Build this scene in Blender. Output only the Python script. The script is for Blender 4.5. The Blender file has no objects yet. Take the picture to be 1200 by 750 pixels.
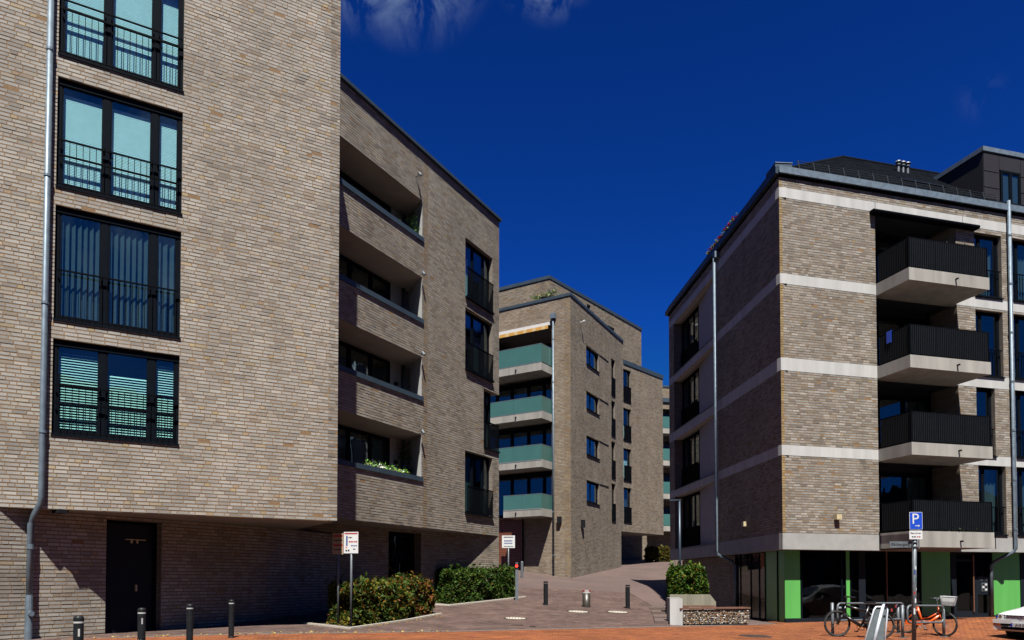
import bpy, bmesh, math, random
import numpy as np
from mathutils import Matrix, Vector
R_ = math.radians
scene = bpy.context.scene
COL = scene.collection
rng = random.Random(7)
nrs = np.random.RandomState(11)

# ------------------------------------------------------------------ camera, sky, sun, exposure
cam_d = bpy.data.cameras.new('camera'); cam = bpy.data.objects.new('camera', cam_d); COL.objects.link(cam)
EYE = 1.30; PITCH = R_(1.735); FPX = 880.0; CXP = 600.0; CYP = 653.7
cam.location = (0, 0, EYE); cam.rotation_euler = (R_(90) + PITCH, 0, 0)
cam_d.sensor_width = 36; cam_d.lens = 26.4; cam_d.shift_y = (653.7 - 375) / 1200; cam_d.shift_x = 0
cam_d.clip_start = .1; cam_d.clip_end = 3000
scene.camera = cam
scene.view_settings.view_transform = 'Standard'; scene.view_settings.look = 'None'
scene.view_settings.exposure = 1.50; scene.view_settings.gamma = 1.0
SUN_EL = R_(60); SUN_H = Vector((.080, -.9968, 0))
to_sun = (SUN_H * math.cos(SUN_EL) + Vector((0, 0, math.sin(SUN_EL)))).normalized()
sun_d = bpy.data.lights.new('sun', 'SUN'); sun_d.energy = 5.0; sun_d.angle = R_(.5); sun_d.color = (1, .965, .885)
scene.cycles.diffuse_bounces = 1; scene.cycles.glossy_bounces = 3; scene.cycles.transparent_max_bounces = 16
sun = bpy.data.objects.new('sun', sun_d); COL.objects.link(sun)
sun.rotation_euler = (-to_sun).to_track_quat('-Z', 'Y').to_euler(); sun.location = (0, -20, 40)
world = bpy.data.worlds.new('World'); scene.world = world; world.use_nodes = True
nt = world.node_tree; nt.nodes.clear()
def N(t, typ, **kw):
    n = t.nodes.new(typ)
    for k, v in kw.items():
        if hasattr(n, k) and k not in ('inputs',): setattr(n, k, v)
    return n
out = N(nt, 'ShaderNodeOutputWorld'); bg = N(nt, 'ShaderNodeBackground'); bg.inputs[1].default_value = .05
sky = N(nt, 'ShaderNodeTexSky', sky_type='NISHITA', sun_disc=False, sun_elevation=SUN_EL, sun_rotation=math.atan2(SUN_H.x, SUN_H.y), air_density=1.0, dust_density=.3, ozone_density=4.0)
# polarised, deep blue summer sky: deepen and saturate the whole dome evenly
gam = N(nt, 'ShaderNodeGamma'); gam.inputs[1].default_value = 1.6
tint = N(nt, 'ShaderNodeMix', data_type='RGBA', blend_type='MULTIPLY'); tint.inputs[0].default_value = 1
tint.inputs[7].default_value = (.0175, .110, .262, 1)
nt.links.new(sky.outputs[0], gam.inputs[0]); nt.links.new(gam.outputs[0], tint.inputs[6])
# thin wisps of cloud: noise on the direction, in a few loose groups over the dome
tc = N(nt, 'ShaderNodeTexCoord'); sep = N(nt, 'ShaderNodeSeparateXYZ'); nt.links.new(tc.outputs['Generated'], sep.inputs[0])
mpc = N(nt, 'ShaderNodeMapping'); mpc.inputs['Scale'].default_value = (8, 5, 7); mpc.inputs['Rotation'].default_value = (.3, .5, .2)
nt.links.new(tc.outputs['Generated'], mpc.inputs[0])
cn = N(nt, 'ShaderNodeTexNoise'); cn.inputs['Scale'].default_value = 2.6; cn.inputs['Detail'].default_value = 9; cn.inputs['Roughness'].default_value = .62; cn.inputs['Distortion'].default_value = .5
nt.links.new(mpc.outputs[0], cn.inputs['Vector'])
def pixdir(x, y):
    d = Vector(((x - CXP) / FPX, 1, -(y - CYP) / FPX)); c, s = math.cos(PITCH), math.sin(PITCH)
    return Vector((d.x, c * d.y - s * d.z, s * d.y + c * d.z)).normalized()
acc = None
for d, rad, amp in ((pixdir(478, -70), .103, 1.3), (pixdir(412, -60), .083, 1.0), (pixdir(640, -44), .062, 1.15), (pixdir(1150, 112), .03, .10), (Vector((-.9, -.2, .5)).normalized(), .3, .8), (Vector((.6, -.7, .45)).normalized(), .3, .8), (Vector((-.3, -.6, .7)).normalized(), .25, .8), (Vector((.9, .1, .6)).normalized(), .2, .8)):
    dist = N(nt, 'ShaderNodeVectorMath', operation='DISTANCE'); dist.inputs[1].default_value = d
    nt.links.new(tc.outputs['Generated'], dist.inputs[0])
    mr = N(nt, 'ShaderNodeMapRange', interpolation_type='SMOOTHSTEP'); mr.inputs[1].default_value = 0; mr.inputs[2].default_value = rad
    mr.inputs[3].default_value = amp; mr.inputs[4].default_value = 0
    nt.links.new(dist.outputs['Value'], mr.inputs[0])
    if acc is None: acc = mr.outputs[0]
    else:
        m = N(nt, 'ShaderNodeMath', operation='MAXIMUM'); nt.links.new(acc, m.inputs[0]); nt.links.new(mr.outputs[0], m.inputs[1]); acc = m.outputs[0]
thr = N(nt, 'ShaderNodeMapRange'); thr.inputs[1].default_value = .44; thr.inputs[2].default_value = .86
nt.links.new(cn.outputs[0], thr.inputs[0])
cm = N(nt, 'ShaderNodeMath', operation='MULTIPLY'); nt.links.new(thr.outputs[0], cm.inputs[0]); nt.links.new(acc, cm.inputs[1])
cmix = N(nt, 'ShaderNodeMix', data_type='RGBA'); cmix.inputs[7].default_value = (3.2, 4.3, 5.6, 1)
lid = N(nt, 'ShaderNodeMix', data_type='RGBA', blend_type='DARKEN'); lid.inputs[0].default_value = 1; lid.inputs[7].default_value = (.045, .64, 2.75, 1)
nt.links.new(tint.outputs[2], lid.inputs[6])
nt.links.new(cm.outputs[0], cmix.inputs[0]); nt.links.new(lid.outputs[2], cmix.inputs[6])
nt.links.new(cmix.outputs[2], bg.inputs[0]); nt.links.new(bg.outputs[0], out.inputs[0])

# ------------------------------------------------------------------ materials
MATS = {}
def base_mat(name):
    m = bpy.data.materials.new(name); m.use_nodes = True; t = m.node_tree; t.nodes.clear()
    o = N(t, 'ShaderNodeOutputMaterial'); b = N(t, 'ShaderNodeBsdfPrincipled'); t.links.new(b.outputs[0], o.inputs[0])
    MATS[name] = m; return m, t, b
ALB = .48
def mat(name, col, rough=.6, metal=0, var=.12, scale=8, bump=0, bscale=40, spec=None, streak=False):
    m, t, b = base_mat(name); col = tuple(c * (1 if metal > .5 else ALB) for c in col)
    b.inputs['Roughness'].default_value = rough; b.inputs['Metallic'].default_value = metal
    if spec is not None: b.inputs['Specular IOR Level'].default_value = spec
    geo = N(t, 'ShaderNodeNewGeometry'); no = N(t, 'ShaderNodeTexNoise'); no.inputs['Scale'].default_value = scale; no.inputs['Detail'].default_value = 6
    src = geo.outputs['Position']
    if streak:
        mp = N(t, 'ShaderNodeMapping'); mp.inputs['Scale'].default_value = (1, 1, .12); t.links.new(src, mp.inputs[0]); src = mp.outputs[0]
    t.links.new(src, no.inputs['Vector'])
    mx = N(t, 'ShaderNodeMix', data_type='RGBA')
    mx.inputs[6].default_value = tuple(c * (1 - var) for c in col) + (1,); mx.inputs[7].default_value = tuple(min(1, c * (1 + var)) for c in col) + (1,)
    mr = N(t, 'ShaderNodeMapRange'); mr.inputs[1].default_value = .3; mr.inputs[2].default_value = .7
    t.links.new(no.outputs[0], mr.inputs[0]); t.links.new(mr.outputs[0], mx.inputs[0]); t.links.new(mx.outputs[2], b.inputs['Base Color'])
    if bump:
        n2 = N(t, 'ShaderNodeTexNoise'); n2.inputs['Scale'].default_value = bscale; n2.inputs['Detail'].default_value = 5
        t.links.new(geo.outputs['Position'], n2.inputs['Vector'])
        bp = N(t, 'ShaderNodeBump'); bp.inputs['Strength'].default_value = bump; bp.inputs['Distance'].default_value = .01
        t.links.new(n2.outputs[0], bp.inputs['Height']); t.links.new(bp.outputs[0], b.inputs['Normal'])
    return m
def tone_mat(name, rough=.85, var=.25, scale=45, patch=.16, bump=.35, spec=.25):
    """colour from the face attribute 'tone' (each piece's own), with fine grain and broad weathering on top"""
    m, t, b = base_mat(name); b.inputs['Roughness'].default_value = rough; b.inputs['Specular IOR Level'].default_value = spec
    at = N(t, 'ShaderNodeAttribute', attribute_name='tone'); geo = N(t, 'ShaderNodeNewGeometry')
    no = N(t, 'ShaderNodeTexNoise'); no.inputs['Scale'].default_value = scale; no.inputs['Detail'].default_value = 5; t.links.new(geo.outputs['Position'], no.inputs['Vector'])
    r1 = N(t, 'ShaderNodeMapRange'); r1.inputs[1].default_value = .3; r1.inputs[2].default_value = .7; r1.inputs[3].default_value = 1 - var; r1.inputs[4].default_value = 1 + var
    t.links.new(no.outputs[0], r1.inputs[0])
    n2 = N(t, 'ShaderNodeTexNoise'); n2.inputs['Scale'].default_value = .9; n2.inputs['Detail'].default_value = 4; t.links.new(geo.outputs['Position'], n2.inputs['Vector'])
    r2 = N(t, 'ShaderNodeMapRange'); r2.inputs[1].default_value = .3; r2.inputs[2].default_value = .7; r2.inputs[3].default_value = 1 - patch; r2.inputs[4].default_value = 1 + patch
    t.links.new(n2.outputs[0], r2.inputs[0])
    mu0 = N(t, 'ShaderNodeMath', operation='MULTIPLY'); t.links.new(r1.outputs[0], mu0.inputs[0]); t.links.new(r2.outputs[0], mu0.inputs[1])
    mp = N(t, 'ShaderNodeMapping'); mp.inputs['Scale'].default_value = (2.6, 2.6, .16); t.links.new(geo.outputs['Position'], mp.inputs[0])
    n3 = N(t, 'ShaderNodeTexNoise'); n3.inputs['Scale'].default_value = 1.0; n3.inputs['Detail'].default_value = 4; t.links.new(mp.outputs[0], n3.inputs['Vector'])
    r3 = N(t, 'ShaderNodeMapRange'); r3.inputs[1].default_value = .35; r3.inputs[2].default_value = .68; r3.inputs[3].default_value = 1.05; r3.inputs[4].default_value = 1 - .6 * patch; t.links.new(n3.outputs[0], r3.inputs[0])
    mu = N(t, 'ShaderNodeMath', operation='MULTIPLY'); t.links.new(mu0.outputs[0], mu.inputs[0]); t.links.new(r3.outputs[0], mu.inputs[1])
    vm = N(t, 'ShaderNodeVectorMath', operation='SCALE'); t.links.new(at.outputs['Color'], vm.inputs[0]); t.links.new(mu.outputs[0], vm.inputs['Scale'])
    t.links.new(vm.outputs[0], b.inputs['Base Color'])
    if bump:
        bp = N(t, 'ShaderNodeBump'); bp.inputs['Strength'].default_value = bump; bp.inputs['Distance'].default_value = .004
        t.links.new(no.outputs[0], bp.inputs['Height']); t.links.new(bp.outputs[0], b.inputs['Normal'])
    return m
def glass_mat(name, tintc, refl=1.0, base=.04, rough=.0):
    m = bpy.data.materials.new(name); m.use_nodes = True; t = m.node_tree; t.nodes.clear()
    o = N(t, 'ShaderNodeOutputMaterial'); tr = N(t, 'ShaderNodeBsdfTransparent'); tr.inputs[0].default_value = tintc + (1,)
    gl = N(t, 'ShaderNodeBsdfGlossy'); gl.inputs['Roughness'].default_value = rough; gl.inputs[0].default_value = (.95, .97, 1, 1)
    fr = N(t, 'ShaderNodeLayerWeight'); pw = N(t, 'ShaderNodeMath', operation='POWER'); pw.inputs[1].default_value = 4.5
    t.links.new(fr.outputs['Facing'], pw.inputs[0])
    ma = N(t, 'ShaderNodeMath', operation='MULTIPLY_ADD', use_clamp=True); ma.inputs[1].default_value = refl; ma.inputs[2].default_value = base
    mx = N(t, 'ShaderNodeMixShader'); t.links.new(pw.outputs[0], ma.inputs[0]); t.links.new(ma.outputs[0], mx.inputs[0])
    # panes are never perfectly flat: a slow ripple in the reflection
    geo = N(t, 'ShaderNodeNewGeometry'); no = N(t, 'ShaderNodeTexNoise'); no.inputs['Scale'].default_value = .9; t.links.new(geo.outputs['Position'], no.inputs['Vector'])
    bp = N(t, 'ShaderNodeBump'); bp.inputs['Strength'].default_value = .12; bp.inputs['Distance'].default_value = .05
    t.links.new(no.outputs[0], bp.inputs['Height']); t.links.new(bp.outputs[0], gl.inputs['Normal'])
    t.links.new(tr.outputs[0], mx.inputs[1]); t.links.new(gl.outputs[0], mx.inputs[2]); t.links.new(mx.outputs[0], o.inputs[0])
    MATS[name] = m; return m
def leaf_mat(name):
    m, t, b = base_mat(name); b.inputs['Roughness'].default_value = .5; b.inputs['Specular IOR Level'].default_value = .10
    at = N(t, 'ShaderNodeAttribute', attribute_name='tone'); t.links.new(at.outputs['Color'], b.inputs['Base Color'])
    tl = N(t, 'ShaderNodeBsdfTranslucent'); t.links.new(at.outputs['Color'], tl.inputs[0])
    mx = N(t, 'ShaderNodeMixShader'); mx.inputs[0].default_value = .25
    o = [n for n in t.nodes if n.type == 'OUTPUT_MATERIAL'][0]
    t.links.new(b.outputs[0], mx.inputs[1]); t.links.new(tl.outputs[0], mx.inputs[2]); t.links.new(mx.outputs[0], o.inputs[0])
    return m
def coursed_mat(name, c1, c2, mortar, bw=.25, bh=.0833):
    """far or hidden brickwork, courses from world height"""
    m, t, b = base_mat(name); b.inputs['Roughness'].default_value = .9
    geo = N(t, 'ShaderNodeNewGeometry'); sp = N(t, 'ShaderNodeSeparateXYZ'); t.links.new(geo.outputs['Position'], sp.inputs[0])
    ad = N(t, 'ShaderNodeMath', operation='ADD'); t.links.new(sp.outputs[0], ad.inputs[0]); t.links.new(sp.outputs[1], ad.inputs[1])
    cb = N(t, 'ShaderNodeCombineXYZ'); t.links.new(ad.outputs[0], cb.inputs[0]); t.links.new(sp.outputs[2], cb.inputs[1])
    bt = N(t, 'ShaderNodeTexBrick'); bt.inputs['Scale'].default_value = 1; bt.inputs['Brick Width'].default_value = bw; bt.inputs['Row Height'].default_value = bh
    bt.inputs['Mortar Size'].default_value = .006; bt.inputs['Color1'].default_value = tuple(c * ALB for c in c1) + (1,); bt.inputs['Color2'].default_value = tuple(c * ALB for c in c2) + (1,); bt.inputs['Mortar'].default_value = tuple(c * ALB for c in mortar) + (1,)
    t.links.new(cb.outputs[0], bt.inputs['Vector']); t.links.new(bt.outputs[0], b.inputs['Base Color'])
    return m

M_BRICK = tone_mat('brick', var=.13, patch=.17, bump=.3)
M_MORTAR = mat('mortar', (.245, .148, .072), .95, var=.18, scale=20, bump=.3)
M_COURSED = coursed_mat('coursed_brick', (.24, .205, .17), (.18, .15, .125), (.12, .08, .05))
M_CONC = mat('concrete', (.37, .365, .355), .85, var=.10, scale=3, bump=.25, bscale=30)
M_BAND = mat('pale_concrete_band', (.545, .54, .53), .85, var=.13, scale=3, bump=.2, bscale=30, streak=True)
M_SLAB = mat('balcony_concrete', (.36, .34, .31), .85, var=.22, scale=2.6, bump=.2, streak=True)
M_BARS = mat('dark_bars', (.012, .014, .017), .5, var=.15, spec=.08)
M_RAIL2 = mat('dull_grey_steel', (.035, .045, .055), .6, spec=.1)
M_FRAME = mat('anthracite_frame', (.006, .009, .014), .6, var=.1, spec=.015)
M_RAIL = mat('black_railing', (.004, .005, .007), .6, var=.1, spec=.015)
M_COPE = mat('dark_zinc_coping', (.055, .085, .115), .5, metal=.2, var=.12, scale=2, spec=.3)
M_ZINC = mat('zinc_pipe', (.20, .26, .32), .5, metal=.35, var=.2, scale=6, spec=.3)
M_GALV = mat('galvanised_steel', (.20, .225, .25), .5, metal=.35, var=.18, scale=14, spec=.3)
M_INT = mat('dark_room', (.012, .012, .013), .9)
M_BLIND = mat('pale_blind', (.86, .87, .87), .7, var=.05)
M_BLIND2 = mat('pale_green_blind', (.68, .80, .72), .7, var=.05)
M_CURT = mat('grey_curtain', (.038, .046, .054), .9, var=.1)
M_PLASTER = mat('white_plaster', (.62, .61, .60), .9, var=.05, scale=2)
M_GREYPL = mat('pale_grey_render', (.44, .42, .42), .9, var=.06, scale=2)
M_CHEEK = mat('white_render', (1.0, 1.0, 1.0), .9, var=.04, scale=2)
M_SOFFIT = mat('soffit_render', (.36, .33, .30), .9, var=.08, scale=2)
M_DOOR = mat('dark_steel_door', (.013, .018, .025), .55, var=.1, spec=.08)
M_WOOD = mat('red_brown_timber', (.20, .055, .022), .6, var=.3, scale=9)
M_BENCH = mat('bench_timber', (.17, .075, .045), .6, var=.25, scale=12)
M_GLASS = glass_mat('window_glass', (.80, .95, .965), .9, .075)
M_DGLASS = glass_mat('shop_glass', (.35, .38, .38), .8, .03)
M_TEAL = mat('teal_frosted_glass', (.070, .185, .168), .22, var=.06, scale=1.5)
M_GREEN = mat('green_panel', (.125, .47, .105), .35, var=.10, scale=2.5, streak=True)
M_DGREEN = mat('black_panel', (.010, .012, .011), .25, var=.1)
M_SLATE = mat('dark_slate', (.010, .013, .018), .95, var=.25, scale=6, bump=.3, spec=.02)
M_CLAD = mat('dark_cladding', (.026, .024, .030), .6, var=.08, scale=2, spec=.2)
M_TOWN = mat('white_sheet', (.72, .73, .74), .5, var=.04)
M_WHITE = mat('white_enamel', (.78, .79, .80), .4, var=.03)
M_BLUE = mat('sign_blue', (.008, .075, .62), .4, var=.03)
M_RED = mat('print_red', (.45, .03, .03), .5, var=.05)
M_BLACK = mat('print_black', (.015, .015, .018), .6, var=.1, spec=.1)
M_NAVY = mat('print_blue', (.02, .06, .25), .6)
M_BOLL = mat('bollard_black', (.016, .018, .021), .5, var=.25, scale=12, spec=.12)
M_TYRE = mat('rubber', (.012, .012, .012), .8)
M_CHROME = mat('chrome', (.62, .64, .66), .16, metal=1, var=.06)
M_ORANGE = mat('orange_paint', (.80, .12, .015), .3, var=.04)
M_BIKE = mat('black_paint', (.010, .010, .012), .3)
M_ALU = mat('bright_aluminium', (.80, .86, .95), .4, metal=.3, spec=.6)
M_SPOKE = mat('dark_spokes', (.10, .10, .11), .5)
M_BASKET = mat('basket_wire', (.55, .56, .58), .4, metal=.5)
M_CAR = mat('white_car_paint', (.98, .99, 1.0), .16, var=.02, spec=.6)
M_LAMPG = mat('headlight_glass', (.06, .07, .08), .1, spec=.6)
M_CREAM = mat('cream_lamp', (.66, .55, .33), .5)
M_YEL = mat('awning_cloth', (.66, .34, .06), .8, var=.25, scale=14)
M_YEL2 = mat('awning_cloth_pale', (.72, .52, .24), .8, var=.2, scale=14)
M_GRAT = mat('iron_grating', (.05, .03, .022), .6, var=.2, scale=20)
M_MANH = mat('manhole_concrete', (.55, .50, .42), .8, var=.12, scale=12, bump=.3)
M_LEAF = leaf_mat('leaf')
M_BARK = mat('bark', (.06, .045, .03), .9)
M_PAVER = tone_mat('paver', rough=.8, var=.14, scale=30, patch=.26, bump=.25)
M_STONE = tone_mat('gabion_stone', rough=.7, var=.2, scale=30, patch=0, bump=.3)
M_REDLAMP = None

# ------------------------------------------------------------------ geometry helpers
class Wall:
    """vertical plane: u runs along it, n points out of it"""
    def __init__(s, P, deg):
        a = R_(deg); s.P = np.array(P[:2], float); s.d = np.array([math.sin(a), math.cos(a)]); s.n = np.array([math.cos(a), -math.sin(a)])
        s.rz = math.atan2(s.d[1], s.d[0])
    def xy(s, u, o=0): return s.P + s.d * u + s.n * o
    def pt(s, u, z, o=0): q = s.xy(u, o); return (q[0], q[1], z)
ORG = Vector((0, 0, 0))
class MB:
    def __init__(s): s.v = []; s.f = []; s.m = []; s.t = []; s.has_t = False
    def add(s, vs, fs, mi=0, tone=None):
        b = len(s.v); s.v.extend(vs)
        for f in fs:
            s.f.append(tuple(i + b for i in f)); s.m.append(mi); s.t.append(tone or (0.2, .2, .2))
        if tone is not None: s.has_t = True
        return s
    def box8(s, p, mi=0, tone=None):   # p: 4 bottom then 4 top, counter-clockwise from above
        return s.add(p, [(3, 2, 1, 0), (4, 5, 6, 7), (0, 1, 5, 4), (1, 2, 6, 5), (2, 3, 7, 6), (3, 0, 4, 7)], mi, tone)
    def box(s, x0, x1, y0, y1, z0, z1, mi=0, tone=None):
        return s.box8([(x0, y0, z0), (x1, y0, z0), (x1, y1, z0), (x0, y1, z0), (x0, y0, z1), (x1, y0, z1), (x1, y1, z1), (x0, y1, z1)], mi, tone)
    def wbox(s, W, u0, u1, z0, z1, o0, o1, mi=0, tone=None):   # o0 < o1, o1 nearer the viewer
        return s.box8([W.pt(u0, z0, o1), W.pt(u1, z0, o1), W.pt(u1, z0, o0), W.pt(u0, z0, o0), W.pt(u0, z1, o1), W.pt(u1, z1, o1), W.pt(u1, z1, o0), W.pt(u0, z1, o0)], mi, tone)
    def prism(s, poly, z0, z1, mi=0, tone=None):
        n = len(poly); vs = [(p[0], p[1], z0) for p in poly] + [(p[0], p[1], z1) for p in poly]
        fs = [tuple(reversed(range(n))), tuple(range(n, 2 * n))] + [(i, (i + 1) % n, n + (i + 1) % n, n + i) for i in range(n)]
        return s.add(vs, fs, mi, tone)
    def quad(s, a, b, c, d, mi=0, tone=None): return s.add([tuple(a), tuple(b), tuple(c), tuple(d)], [(0, 1, 2, 3)], mi, tone)
    def tube(s, pts, r, seg=8, mi=0, closed=False, r2=None, tone=None, cap=True):
        pts = [Vector(p) for p in pts]; n = len(pts); rings = []; b = len(s.v); up = Vector((0, 0, 1))
        for i, p in enumerate(pts):
            if closed: t = (pts[(i + 1) % n] - pts[i - 1])
            else: t = pts[min(i + 1, n - 1)] - pts[max(i - 1, 0)]
            t.normalize(); x = t.cross(up)
            if x.length < .05: x = t.cross(Vector((0, 1, 0))) if abs(t.y) < .9 else t.cross(Vector((1, 0, 0)))
            x.normalize(); y = t.cross(x).normalized()
            rr = r if r2 is None else r + (r2 - r) * i / max(1, n - 1)
            for k in range(seg):
                a = 2 * math.pi * k / seg; q = p + x * math.cos(a) * rr + y * math.sin(a) * rr; s.v.append(tuple(q))
        m = n if closed else n - 1
        for i in range(m):
            j = (i + 1) % n
            for k in range(seg):
                l = (k + 1) % seg; s.f.append((b + i * seg + k, b + i * seg + l, b + j * seg + l, b + j * seg + k)); s.m.append(mi); s.t.append(tone or (.2, .2, .2))
        if not closed and cap:
            s.f.append(tuple(b + k for k in reversed(range(seg)))); s.m.append(mi); s.t.append((.2, .2, .2))
            s.f.append(tuple(b + (n - 1) * seg + k for k in range(seg))); s.m.append(mi); s.t.append((.2, .2, .2))
        return s
    def lathe(s, prof, c=(0, 0, 0), seg=16, mi=0, mis=None):
        b = len(s.v); n = len(prof)
        for r, z in prof:
            for k in range(seg):
                a = 2 * math.pi * k / seg; s.v.append((c[0] + r * math.cos(a), c[1] + r * math.sin(a), c[2] + z))
        for i in range(n - 1):
            for k in range(seg):
                l = (k + 1) % seg; s.f.append((b + i * seg + k, b + i * seg + l, b + (i + 1) * seg + l, b + (i + 1) * seg + k)); s.m.append(mis[i] if mis else mi); s.t.append((.2, .2, .2))
        s.f.append(tuple(b + (n - 1) * seg + k for k in range(seg))); s.m.append(mis[-1] if mis else mi); s.t.append((.2, .2, .2))
        return s
    def mesh(s, name, mats, smooth=False, org=None):
        o = ORG if org is None else org
        me = bpy.data.meshes.new(name); va = np.array(s.v, float) - np.array(o)[None, :]
        me.from_pydata([tuple(p) for p in va], [], s.f)
        for m in mats: me.materials.append(m)
        me.polygons.foreach_set('material_index', s.m)
        if s.has_t:
            a = me.attributes.new('tone', 'FLOAT_COLOR', 'FACE'); a.data.foreach_set('color', np.array([tuple(c) + (1,) for c in s.t], 'f').ravel())
        if smooth: me.polygons.foreach_set('use_smooth', [True] * len(s.f))
        me.update(); return me
    def build(s, name, mats, parent=None, label=None, kind=None, smooth=False, loc=None, rot=None, org=None):
        if not isinstance(mats, (list, tuple)): mats = [mats]
        o = bpy.data.objects.new(name, s.mesh(name, mats, smooth, org)); COL.objects.link(o)
        if parent is not None: o.parent = parent
        if label: o['label'] = label
        if kind: o['kind'] = kind
        if loc is not None: o.location = loc
        if rot is not None: o.rotation_euler = rot
        return o
def thing(name, label, cat, loc=(0, 0, 0), rz=0, group=None):
    global ORG
    o = bpy.data.objects.new(name, None); COL.objects.link(o); o.location = loc; o.rotation_euler = (0, 0, rz); o.empty_display_size = .2
    o['label'] = label; o['category'] = cat
    if group: o['group'] = group
    ORG = Vector(loc); return o
def local():
    global ORG
    ORG = Vector((0, 0, 0))
def inst(name, me, parent, loc, rot=(0, 0, 0), org=None):
    o = bpy.data.objects.new(name, me); COL.objects.link(o); o.parent = parent
    o.location = Vector(loc) - (ORG if org is None else org); o.rotation_euler = rot; return o
def copy_tree(o, parent=None):
    c = o.copy(); COL.objects.link(c)
    if parent is not None: c.parent = parent
    for ch in list(o.children): copy_tree(ch, c)
    return c
def textmesh(body, size, depth, m, name='lettering'):
    cu = bpy.data.curves.new('t', 'FONT'); cu.body = body; cu.size = size; cu.extrude = depth; cu.align_x = 'CENTER'; cu.align_y = 'CENTER'; cu.resolution_u = 3
    tmp = bpy.data.objects.new('t', cu); COL.objects.link(tmp); bpy.context.view_layer.update()
    me = bpy.data.meshes.new_from_object(tmp); bpy.data.objects.remove(tmp); me.name = name; me.materials.clear(); me.materials.append(m); return me
def put_text(body, size, m, parent, W, u, z, o, name='lettering', sx=1):
    me = textmesh(body, size, .002, m, name); ob = inst(name, me, parent, W.pt(u, z, o), (R_(90), 0, W.rz)); ob.scale = (sx, 1, 1); return ob

# ---- brick fields
CRS = .0833
def palette(kind, n, rs):
    """per-piece base colours"""
    P = {'beige': [((.415, .394, .360), 48), ((.362, .342, .311), 30), ((.30, .281, .258), 14), ((.425, .385, .325), 7), ((.40, .33, .23), 1), ((.32, .272, .222), 3)],
         'mgrey': [((.298, .266, .222), 44), ((.25, .222, .184), 32), ((.20, .176, .147), 15), ((.315, .268, .20), 8), ((.215, .17, .122), 4)],
         'grey': [((.345, .32, .282), 44), ((.29, .267, .234), 32), ((.228, .21, .185), 15), ((.35, .31, .25), 7), ((.33, .28, .19), 1), ((.25, .21, .165), 4)],
         'tan': [((.335, .285, .23), 40), ((.29, .235, .18), 34), ((.25, .215, .18), 14), ((.35, .31, .26), 12)],
         'lilac': [((.33, .314, .288), 40), ((.265, .25, .226), 32), ((.20, .187, .168), 17), ((.40, .384, .356), 9), ((.27, .225, .175), 2)],
         'header': [((.42, .335, .20), 40), ((.40, .295, .20), 30), ((.46, .39, .29), 30)], 'header_dim': [((.32, .255, .155), 40), ((.27, .20, .14), 30), ((.34, .285, .205), 30)],
         'ochre': [((.36, .26, .11), 50), ((.30, .20, .09), 30), ((.38, .30, .16), 20)],
         'quoin': [((.32, .255, .17), 40), ((.27, .20, .14), 30), ((.26, .225, .19), 30)],
         'orange': [((.29, .092, .017), 50), ((.25, .074, .013), 30), ((.325, .108, .026), 20)],
         'mauve': [((.136, .085, .071), 45), ((.116, .073, .062), 30), ((.155, .102, .088), 25), ((.10, .066, .056), 8)]}[kind]
    cs = np.array([c for c, w in P]); w = np.array([w for c, w in P], float); w /= w.sum()
    i = rs.choice(len(P), n, p=w); c = cs[i] * (1 + rs.normal(0, .055, (n, 1))) * (1 + rs.normal(0, .005, (n, 3)))
    return np.clip(c * ALB, .015, .8)
def snap(z, z0): return z0 + round((z - z0) / CRS) * CRS
JH, JV = .0085, .0135
def brick_layout(u0, u1, z0, z1, holes, rs, headers=.17):
    B = []; n = int(round((z1 - z0) / CRS)); off = 0
    for r in range(n):
        za = z0 + r * CRS; zb = za + CRS; zc = (za + zb) / 2
        iv = [(u0, u1)]
        for (a, b, c, d) in holes:
            if c < zc < d:
                nv = []
                for (p, q) in iv:
                    if b <= p or a >= q: nv.append((p, q)); continue
                    if a > p + .01: nv.append((p, a))
                    if b < q - .01: nv.append((b, q))
                iv = nv
        off = (off + rs.choice([.0625, .09, .125, .16])) % .25
        for (p, q) in iv:
            u = math.floor((p - off) / .25) * .25 + off
            ru = rs.random_sample(int((q - p) / .12) + 8); k = 0
            while u < q - .02:
                L = .125 if (k < len(ru) and ru[k] < headers) else .25
                k += 1
                a = max(u, p); b = min(u + L, q)
                if q - b < .05: b = q
                if b - a > .03: B.append((a + JH if a > p + 1e-6 else a, b - JH if b < q - 1e-6 else b, za + JV, zb - JV, L))
                u += L
                if b == q: break
    return B
def brick_mesh_add(mb_arrays, W, B, tones, rs, proud=.004):
    n = len(B)
    if n == 0: return
    A = np.array(B)[:, :4]; o1 = rs.normal(0, .0016, n); o0 = np.full(n, -proud - .002)
    def P(u, z, o):
        xy = W.P[None, :] + u[:, None] * W.d[None, :] + o[:, None] * W.n[None, :]
        return np.concatenate([xy, z[:, None]], 1)
    a, b, c, d = A.T
    jz = rs.normal(0, .0012, (n, 2))
    V = np.stack([P(a, c + jz[:, 0], o1), P(b, c + jz[:, 0], o1), P(b, d + jz[:, 1], o1), P(a, d + jz[:, 1], o1), P(a, c, o0), P(b, c, o0), P(b, d, o0), P(a, d, o0)], 1)
    mb_arrays[0].append(V.reshape(-1, 3)); mb_arrays[1].append(tones)
FQ = np.array([(0, 1, 2, 3), (1, 5, 6, 2), (4, 0, 3, 7), (3, 2, 6, 7), (4, 5, 1, 0)])
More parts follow.
